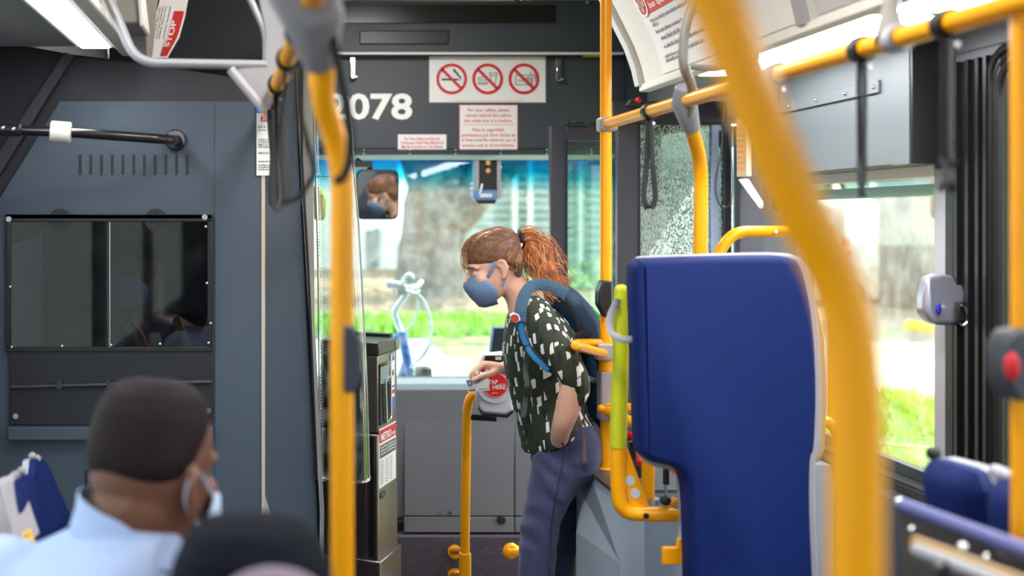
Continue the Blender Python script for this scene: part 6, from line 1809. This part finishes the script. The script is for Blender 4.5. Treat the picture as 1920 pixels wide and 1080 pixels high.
band('adjust_webbing', ((990, 655, 3.235), (985, 690, 3.26), (988, 722, 3.262), (984, 760, 3.27), (981, 782, 3.275)), .0018, 4.4, M('grey_webbing', (84, 90, 92), .8, bump=(300, .3)))
band('hip_webbing', ((1075, 755, 3.262), (1088, 795, 3.262), (1095, 830, 3.27), (1096, 868, 3.275)), .0016, 3.6, M('taupe_webbing', (112, 104, 98), .8, bump=(300, .3)))
k = MB(); k.box(P(1091, 862, 3.27), P(1101, 871, 3.262)); k.obj('webbing_clip', M('brass_clip', (120, 110, 86), .4, .6, bump=(60, .03)), bpk, bev=.001)
k = MB(); k.box(P(982, 646, 3.222), P(996, 660, 3.214)); k.box(P(982, 725, 3.255), P(996, 745, 3.248)); k.box(P(1034, 686, 3.2), P(1050, 706, 3.19)); k.obj('buckle', black_m, bpk, bev=.003)
band('zip_piping', ((1042, 548, 3.40), (1070, 575, 3.39), (1086, 615, 3.385), (1096, 660, 3.38)), .0032, 2.0, webbing)
band('zip_piping', ((1062, 545, 3.42), (1092, 580, 3.40), (1104, 620, 3.392), (1112, 650, 3.39)), .0025, 2.0, webbing)
band('side_webbing', ((1078, 632, 3.375), (1100, 626, 3.38), (1118, 630, 3.39), (1126, 640, 3.42)), .004, 3.2, webbing)
band('green_cord', ((1108, 577, 3.43), (1120, 590, 3.42), (1127, 610, 3.42), (1131, 630, 3.42)), .0022, 1, M('green_cord', (60, 200, 70), .5, bump=(60, .05)))
band('pocket_hem', ((1096, 706, 3.38), (1110, 712, 3.378), (1124, 715, 3.385)), .004, 2.2, M('hem_teal_grey', (66, 92, 96), .7, bump=(100, .1)))
band('top_handle', ((1020, 534, 3.45), (1028, 524, 3.45), (1040, 528, 3.45), (1046, 538, 3.45)), .006, 1.4, M('olive_trim', (70, 84, 44), .7, bump=(100, .1)))
bd = thing('round_badge', tuple(P(965, 597, 3.20)), 'small white and red badge clipped on the backpack strap', 'badge')
k = MB(); k.prism([P(956, 590, 3.205), P(964, 586, 3.20), P(973, 590, 3.20), P(976, 600, 3.20), P(968, 606, 3.20), P(958, 600, 3.205)], (0, .012, 0)); k.obj('housing', white_ink, bd, bev=.002)
k = MB(); k.cyl(P(965, 597, 3.20), (-.15, -1, 0), .012, .0015, 24); k.obj('red_face', M('dull_red', (170, 60, 60), .5, bump=(60, .02)), bd)
k = MB(); k.box(P(974, 596, 3.215), P(984, 603, 3.225)); k.obj('clip', M('purple_grey', (90, 80, 120), .5, bump=(60, .02)), bd, bev=.001)
# the card in her hand
cd = thing('id_card', tuple(P(897, 735, 3.668)), 'white identity card with a tiny portrait held above the reader', 'card')
q = [P(873, 712, 3.668), P(916, 708, 3.664), P(918, 732, 3.664), P(878, 735, 3.668)]
k = MB(); k.prism(q, (0, .0015, 0)); k.obj('card_sheet', paper, cd)
def cpt(u, v_): return (q[3].lerp(q[2], u)).lerp(q[0].lerp(q[1], u), v_) + V((0, -.0008, 0))
k = MB(); k.quad(cpt(.05, .45), cpt(.24, .45), cpt(.24, .93), cpt(.05, .93)); k.obj('portrait_ground', M('portrait_blue', (90, 120, 170), .5, bump=(60, .02)), cd)
k = MB(); k.sphere(cpt(.145, .70), .0045, 10, 6, sc=(.8, .1, 1.2)); k.obj('portrait_face', skin_f, cd)
k = MB(); r2 = random.Random(2); rt_ = (q[1]-q[0]).normalized(); up_ = V((0, 0, 1))
for v_, w__ in ((.82, .025), (.72, .02), (.62, .014)): wordmark_lines(k, cpt(.38, v_), rt_, up_, w__, .0022, r2, ext=.001)
wordmark_lines(k, cpt(.06, .30), rt_, up_, .022, .002, r2, ext=.001); wordmark_lines(k, cpt(.5, .12), rt_, up_, .032, .0035, r2, ext=.001); k.quad(cpt(.05, .06), cpt(.34, .06), cpt(.34, .18), cpt(.05, .18)); k.obj('card_print', M('card_ink', (70, 80, 110), .5, bump=(60, .02)), cd)
# red lanyard bit and ring in the hand
rgk = thing('key_tag', tuple(P(900, 700, 3.66)), 'small red key tag with a white clasp inside the woman\'s fingers', 'key tag')
k = MB(); k.sphere(P(905, 692, 3.69), .010, sc=(1, .5, 1)); k.obj('red_tag', red_ink, rgk)
k = MB(); k.box(P(891, 696, 3.668), P(897, 702, 3.674)); k.obj('clasp', white_ink, rgk, bev=.001)

# ---- the seated man with his back to us
MC = P(286, 884, 1.65)
mf_ = frame((math.sin(.62), math.cos(.62), -.16))
b = MB(); stack(b, MC, mf_, HEAD, 1.06, 32); face(b, MC, mf_, 1.06)
for s_ in (-1, 1): ear(b, MC, mf_, s_, 1.15, (-.004, .074, -.022))
b.limb([fpos(MC, mf_, -.03, 0, -.05), P(262, 960, 1.64), P(236, 1030, 1.62)], [.066, .067, .074], seg=22)
SX = P(150, 0, 1.6).x
b.rings([xs(1035, 80, 320, .10, 1.62), xs(1100, -40, 318, .13, 1.62), xs(1300, -60, 315, .13, 1.62), xs(1500, -50, 300, .13, 1.62)])
b.limb([P(-20, 1120, 1.62), P(-60, 1300, 1.7), P(20, 1420, 1.9)], [.055, .045, .035]); b.limb([P(290, 1120, 1.64), P(320, 1300, 1.7), P(260, 1420, 1.95)], [.055, .045, .035])
for w__ in (P(30, 1425, 1.93), P(250, 1425, 1.98)): hand(b, w__, (.1, 1, -.2), (0, 0, -1), (1, 0, 0) if w__.x < -.2 else (-1, 0, 0), [(.2, .3, .2)]*4, [w__ + V((.03, .03, -.01)), w__ + V((.04, .055, -.015)), w__ + V((.04, .075, -.02))])
b.limb([P(60, 1500, 1.65), P(60, 1500, 2.05), (P(60, 0, 2.1).x, 2.12, .1)], [.085, .065, .045]); b.limb([P(240, 1500, 1.65), P(240, 1480, 2.05), (P(240, 0, 2.1).x, 2.12, .1)], [.085, .065, .045])
man = person_mesh('person', b, .0055, skin_d, (MC.x - .05, 1.62, 0.0), 'seated man in a pale blue shirt with cropped hair, seen from behind', 3)
HM = [(.131, -.035, .01, .02), (.125, -.066, .045, .046), (.107, -.089, .070, .064), (.08, -.101, .080, .0745), (.052, -.1045, .074, .0790), (.025, -.1045, .058, .0800), (.012, -.102, .048, .0785), (.002, -.098, .03, .0760), (-.006, -.09, .0, .066), (-.010, -.08, -.03, .04)]
k = MB(); stack(k, MC, mf_, HM, 1.06, 36); k = remeshed(k, .006, 3)
k.obj('hair', M('cropped_black_hair', (34, 25, 30), .6, spec=.12, bump=(420, .3), var=(12, .3)), man, fix=False, angle=180)
shirt_m = M('pale_blue_shirt', (170, 188, 226), .75, bump=(60, .15), var=(5, .05))
c = MB()
c.rings([xs(972, 178, 318, .062, 1.63, tilt=.0), xs(990, 150, 326, .085, 1.62), xs(1010, 96, 328, .105, 1.62), xs(1045, 28, 326, .13, 1.62), xs(1090, -34, 326, .145, 1.62), xs(1180, -70, 326, .15, 1.62), xs(1350, -80, 330, .15, 1.63), xs(1500, -70, 320, .15, 1.64)])
c.limb([P(0, 1090, 1.62), P(-50, 1230, 1.66), P(-50, 1330, 1.72)], [.07, .06, .055]); c.limb([P(280, 1080, 1.64), P(318, 1230, 1.68), P(310, 1330, 1.74)], [.06, .055, .052])
# carve the neck by keeping the collar ring open: collar stands separately
sm_ = crease(remeshed(c, .008, 4), .010, 7); sm_.obj('shirt', shirt_m, man, fix=False, angle=180)
def cring(pts_c, r, h, tl, n=40):
    return [pts_c + V((math.cos(2*PI*i/n)*r, math.sin(2*PI*i/n)*r*.95, h + tl*math.cos(2*PI*i/n))) for i in range(n)]
cn = P(247, 984, 1.63)
k = MB(); k.rings([cring(cn + V((-.004, 0, 0)), .073, .022, -.029), cring(cn + V((-.003, 0, 0)), .0765, .022, -.029), cring(cn, .082, 0, -.03), cring(cn, .090, -.026, -.03), cring(cn, .084, -.030, -.03), cring(cn, .076, 0, -.03), cring(cn + V((-.004, 0, 0)), .073, .020, -.029)], cap=False); k.obj('collar', shirt_m, man, angle=60)
k = MB(); k.tube([V(q) for q in spline([tuple(fpos(MC, mf_, *q_, 1.06)) for q_ in ((.06, -.068, -.03), (.02, -.080, -.004), (-.006, -.086, .010), (-.024, -.086, -.004), (-.016, -.080, -.035), (.03, -.074, -.07), (.06, -.062, -.085))], 5)], .0022, seg=8)
k.obj('mask_loops', M('mask_pale_blue', (176, 196, 226), .8, bump=(300, .1)), man)
mk = MB(); rows = []
for z_, ft, hw, am_ in ((-.014, .106, .062, 1.0), (-.03, .118, .068, 1.2), (-.055, .120, .0725, 1.38), (-.08, .113, .066, 1.38), (-.105, .103, .054, 1.35), (-.125, .080, .030, 1.3)):
    rows.append([fpos(MC, mf_, ft*max(0, math.cos(-am_ + 2*am_*i/16))**.75, hw*math.sin(-am_ + 2*am_*i/16)*1.14, z_, 1.06) for i in range(17)])
mk.rings(rows, close=False, cap=False); o = mk.obj('face_mask', MATS['mask_pale_blue'], man, angle=180); q_ = o.modifiers.new('t', 'SOLIDIFY'); q_.thickness = .003

# ---- nearest passenger, only the top of the head shows
NC = P(470, 1212, 1.22)
nf = frame((.1, 1, -.25))
b = MB(); stack(b, NC, nf, HEAD, 1.0, 28); face(b, NC, nf, 1.0)
for s_ in (-1, 1): ear(b, NC, nf, s_, 1.0)
b.limb([fpos(NC, nf, -.03, 0, -.06), NC + V((-.02, -.05, -.22))], [.055, .06])
bx_ = NC.x - .02
b.limb([V((bx_, 1.14, NC.z - .24)), V((bx_, 1.12, .75)), V((bx_, 1.12, .55))], [.14, .15, .16], flat=.8, up=(1, 0, 0))
for s_ in (-1, 1):
    b.limb([V((bx_ + s_*.15, 1.14, NC.z - .26)), V((bx_ + s_*.2, 1.2, .80)), V((bx_ + s_*.12, 1.40, .68))], [.05, .042, .03])
    hand(b, V((bx_ + s_*.11, 1.42, .67)), (0, 1, -.2), (0, 0, -1), (-s_, 0, 0), [(.2, .3, .2)]*4, [V((bx_ + s_*.08, 1.45, .66)), V((bx_ + s_*.07, 1.47, .655)), V((bx_ + s_*.065, 1.49, .65))])
    b.limb([V((bx_ + s_*.1, 1.12, .52)), V((bx_ + s_*.10, 1.42, .52)), V((bx_ + s_*.10, 1.44, .1))], [.08, .06, .045])
near = person_mesh('person', b, .007, skin_d, (bx_, 1.15, 0.0), 'dark haired passenger seated right beside the man in pale blue', 3)
HN = [(.146, -.035, .012, .02), (.139, -.076, .055, .054), (.118, -.105, .086, .075), (.09, -.118, .100, .088), (.06, -.121, .100, .092), (.03, -.119, .085, .092), (.0, -.112, .03, .088), (-.03, -.10, .0, .078), (-.06, -.08, -.04, .055)]
k = MB(); stack(k, NC, nf, HN, 1.0, 32); k = remeshed(k, .006, 3); k.obj('hair', M('dark_slate_hair', (16, 19, 30), .8, spec=.1, bump=(200, .4), var=(20, .2)), near, fix=False, angle=180)
k = MB(); c = MB(); c.sphere(P(512, 1150, 1.11), .062, 20, 14, sc=(1, .55, .75)); c.obj('mauve_hair_wrap', M('mauve_cloth', (120, 106, 124), .8, bump=(100, .2)), near)
c = MB(); c.limb([V((bx_, 1.13, NC.z - .2)), V((bx_, 1.12, .75)), V((bx_, 1.12, .55))], [.15, .17, .175], flat=.8, up=(1, 0, 0)); c.obj('jacket', M('dark_jacket', (40, 42, 52), .8, bump=(100, .2)), near)

# ---- figure added behind the dark pane, in place of reflected passengers
DC = P(262, 498, 3.62)
df_ = frame((-.75, -.65, -.15))
b = MB(); stack(b, DC, df_, HEAD, 1.05, 28); face(b, DC, df_, 1.05)
for s_ in (-1, 1): ear(b, DC, df_, s_, 1.0)
b.limb([fpos(DC, df_, -.02, 0, -.06), P(275, 600, 3.64)], [.056, .062])
dx = P(300, 0, 3.65).x
b.rings([xs(590, 240, 330, .08, 3.66), xs(625, 190, 392, .11, 3.66), xs(720, 180, 400, .13, 3.66), xs(900, 190, 390, .13, 3.66)])
for x0, x1, x2 in ((200, 170, 140), (385, 400, 360)):
    b.limb([P(x0, 640, 3.66), P(x1, 760, 3.6), P(x2, 800, 3.42)], [.052, .042, .03]); hand(b, P(x2, 802, 3.41), (0, -1, .1), (0, 0, -1), (1 if x0 < 300 else -1, 0, 0), [(.4, .5, .3)]*4, [P(x2, 800, 3.38), P(x2, 802, 3.36), P(x2, 804, 3.34)])
    b.limb([P(x0*.5+145, 900, 3.66), P(x0*.5+145, 900, 3.35), (P(x0*.5+145, 0, 3.4).x, 3.34, .1)], [.08, .06, .045])
pane_fig = person_mesh('person', b, .008, skin_d, (dx, 3.66, 0.0), 'dim figure in a hi-vis vest and blue mask behind the dark partition pane', 3)
k = MB(); stack(k, DC, df_, HAIRC, 1.04, 28); k = remeshed(k, .008, 3); k.obj('hair', MATS['cropped_black_hair'], pane_fig, fix=False, angle=180)
c = MB(); c.rings([xs(596, 238, 330, .085, 3.66), xs(622, 186, 396, .12, 3.66), xs(720, 176, 404, .14, 3.66), xs(900, 186, 394, .14, 3.66)]); c.obj('dark_jacket', MATS['dark_jacket'], pane_fig)
k = MB(); k.tube([P(228, 598, 3.57), P(250, 625, 3.53), P(290, 720, 3.51)], .012, seg=8, flat=.4); k.tube([P(330, 598, 3.57), P(345, 640, 3.53), P(372, 720, 3.51)], .022, seg=8, flat=.4); k.obj('vest_lime_panel', MATS['hi_vis_lime'], pane_fig)
k = MB(); k.tube([P(246, 598, 3.55), P(266, 625, 3.52), P(306, 720, 3.50)], .005, seg=8); k.obj('vest_orange_stripe', MATS['hi_vis_orange'], pane_fig)
mk = MB(); rows = []
for z_, ft, hw, am_ in ((-.014, .106, .062, 1.0), (-.03, .118, .068, 1.2), (-.055, .120, .0725, 1.38), (-.08, .113, .066, 1.38), (-.105, .103, .054, 1.35), (-.125, .080, .030, 1.3)):
    rows.append([fpos(DC, df_, ft*max(0, math.cos(-am_ + 2*am_*i/16))**.75, hw*math.sin(-am_ + 2*am_*i/16)*1.14, z_, 1.05) for i in range(17)])
mk.rings(rows, close=False, cap=False); o = mk.obj('face_mask', M('surgical_blue', (110, 170, 215), .8, bump=(300, .1)), pane_fig, angle=180); q_ = o.modifiers.new('t', 'SOLIDIFY'); q_.thickness = .003
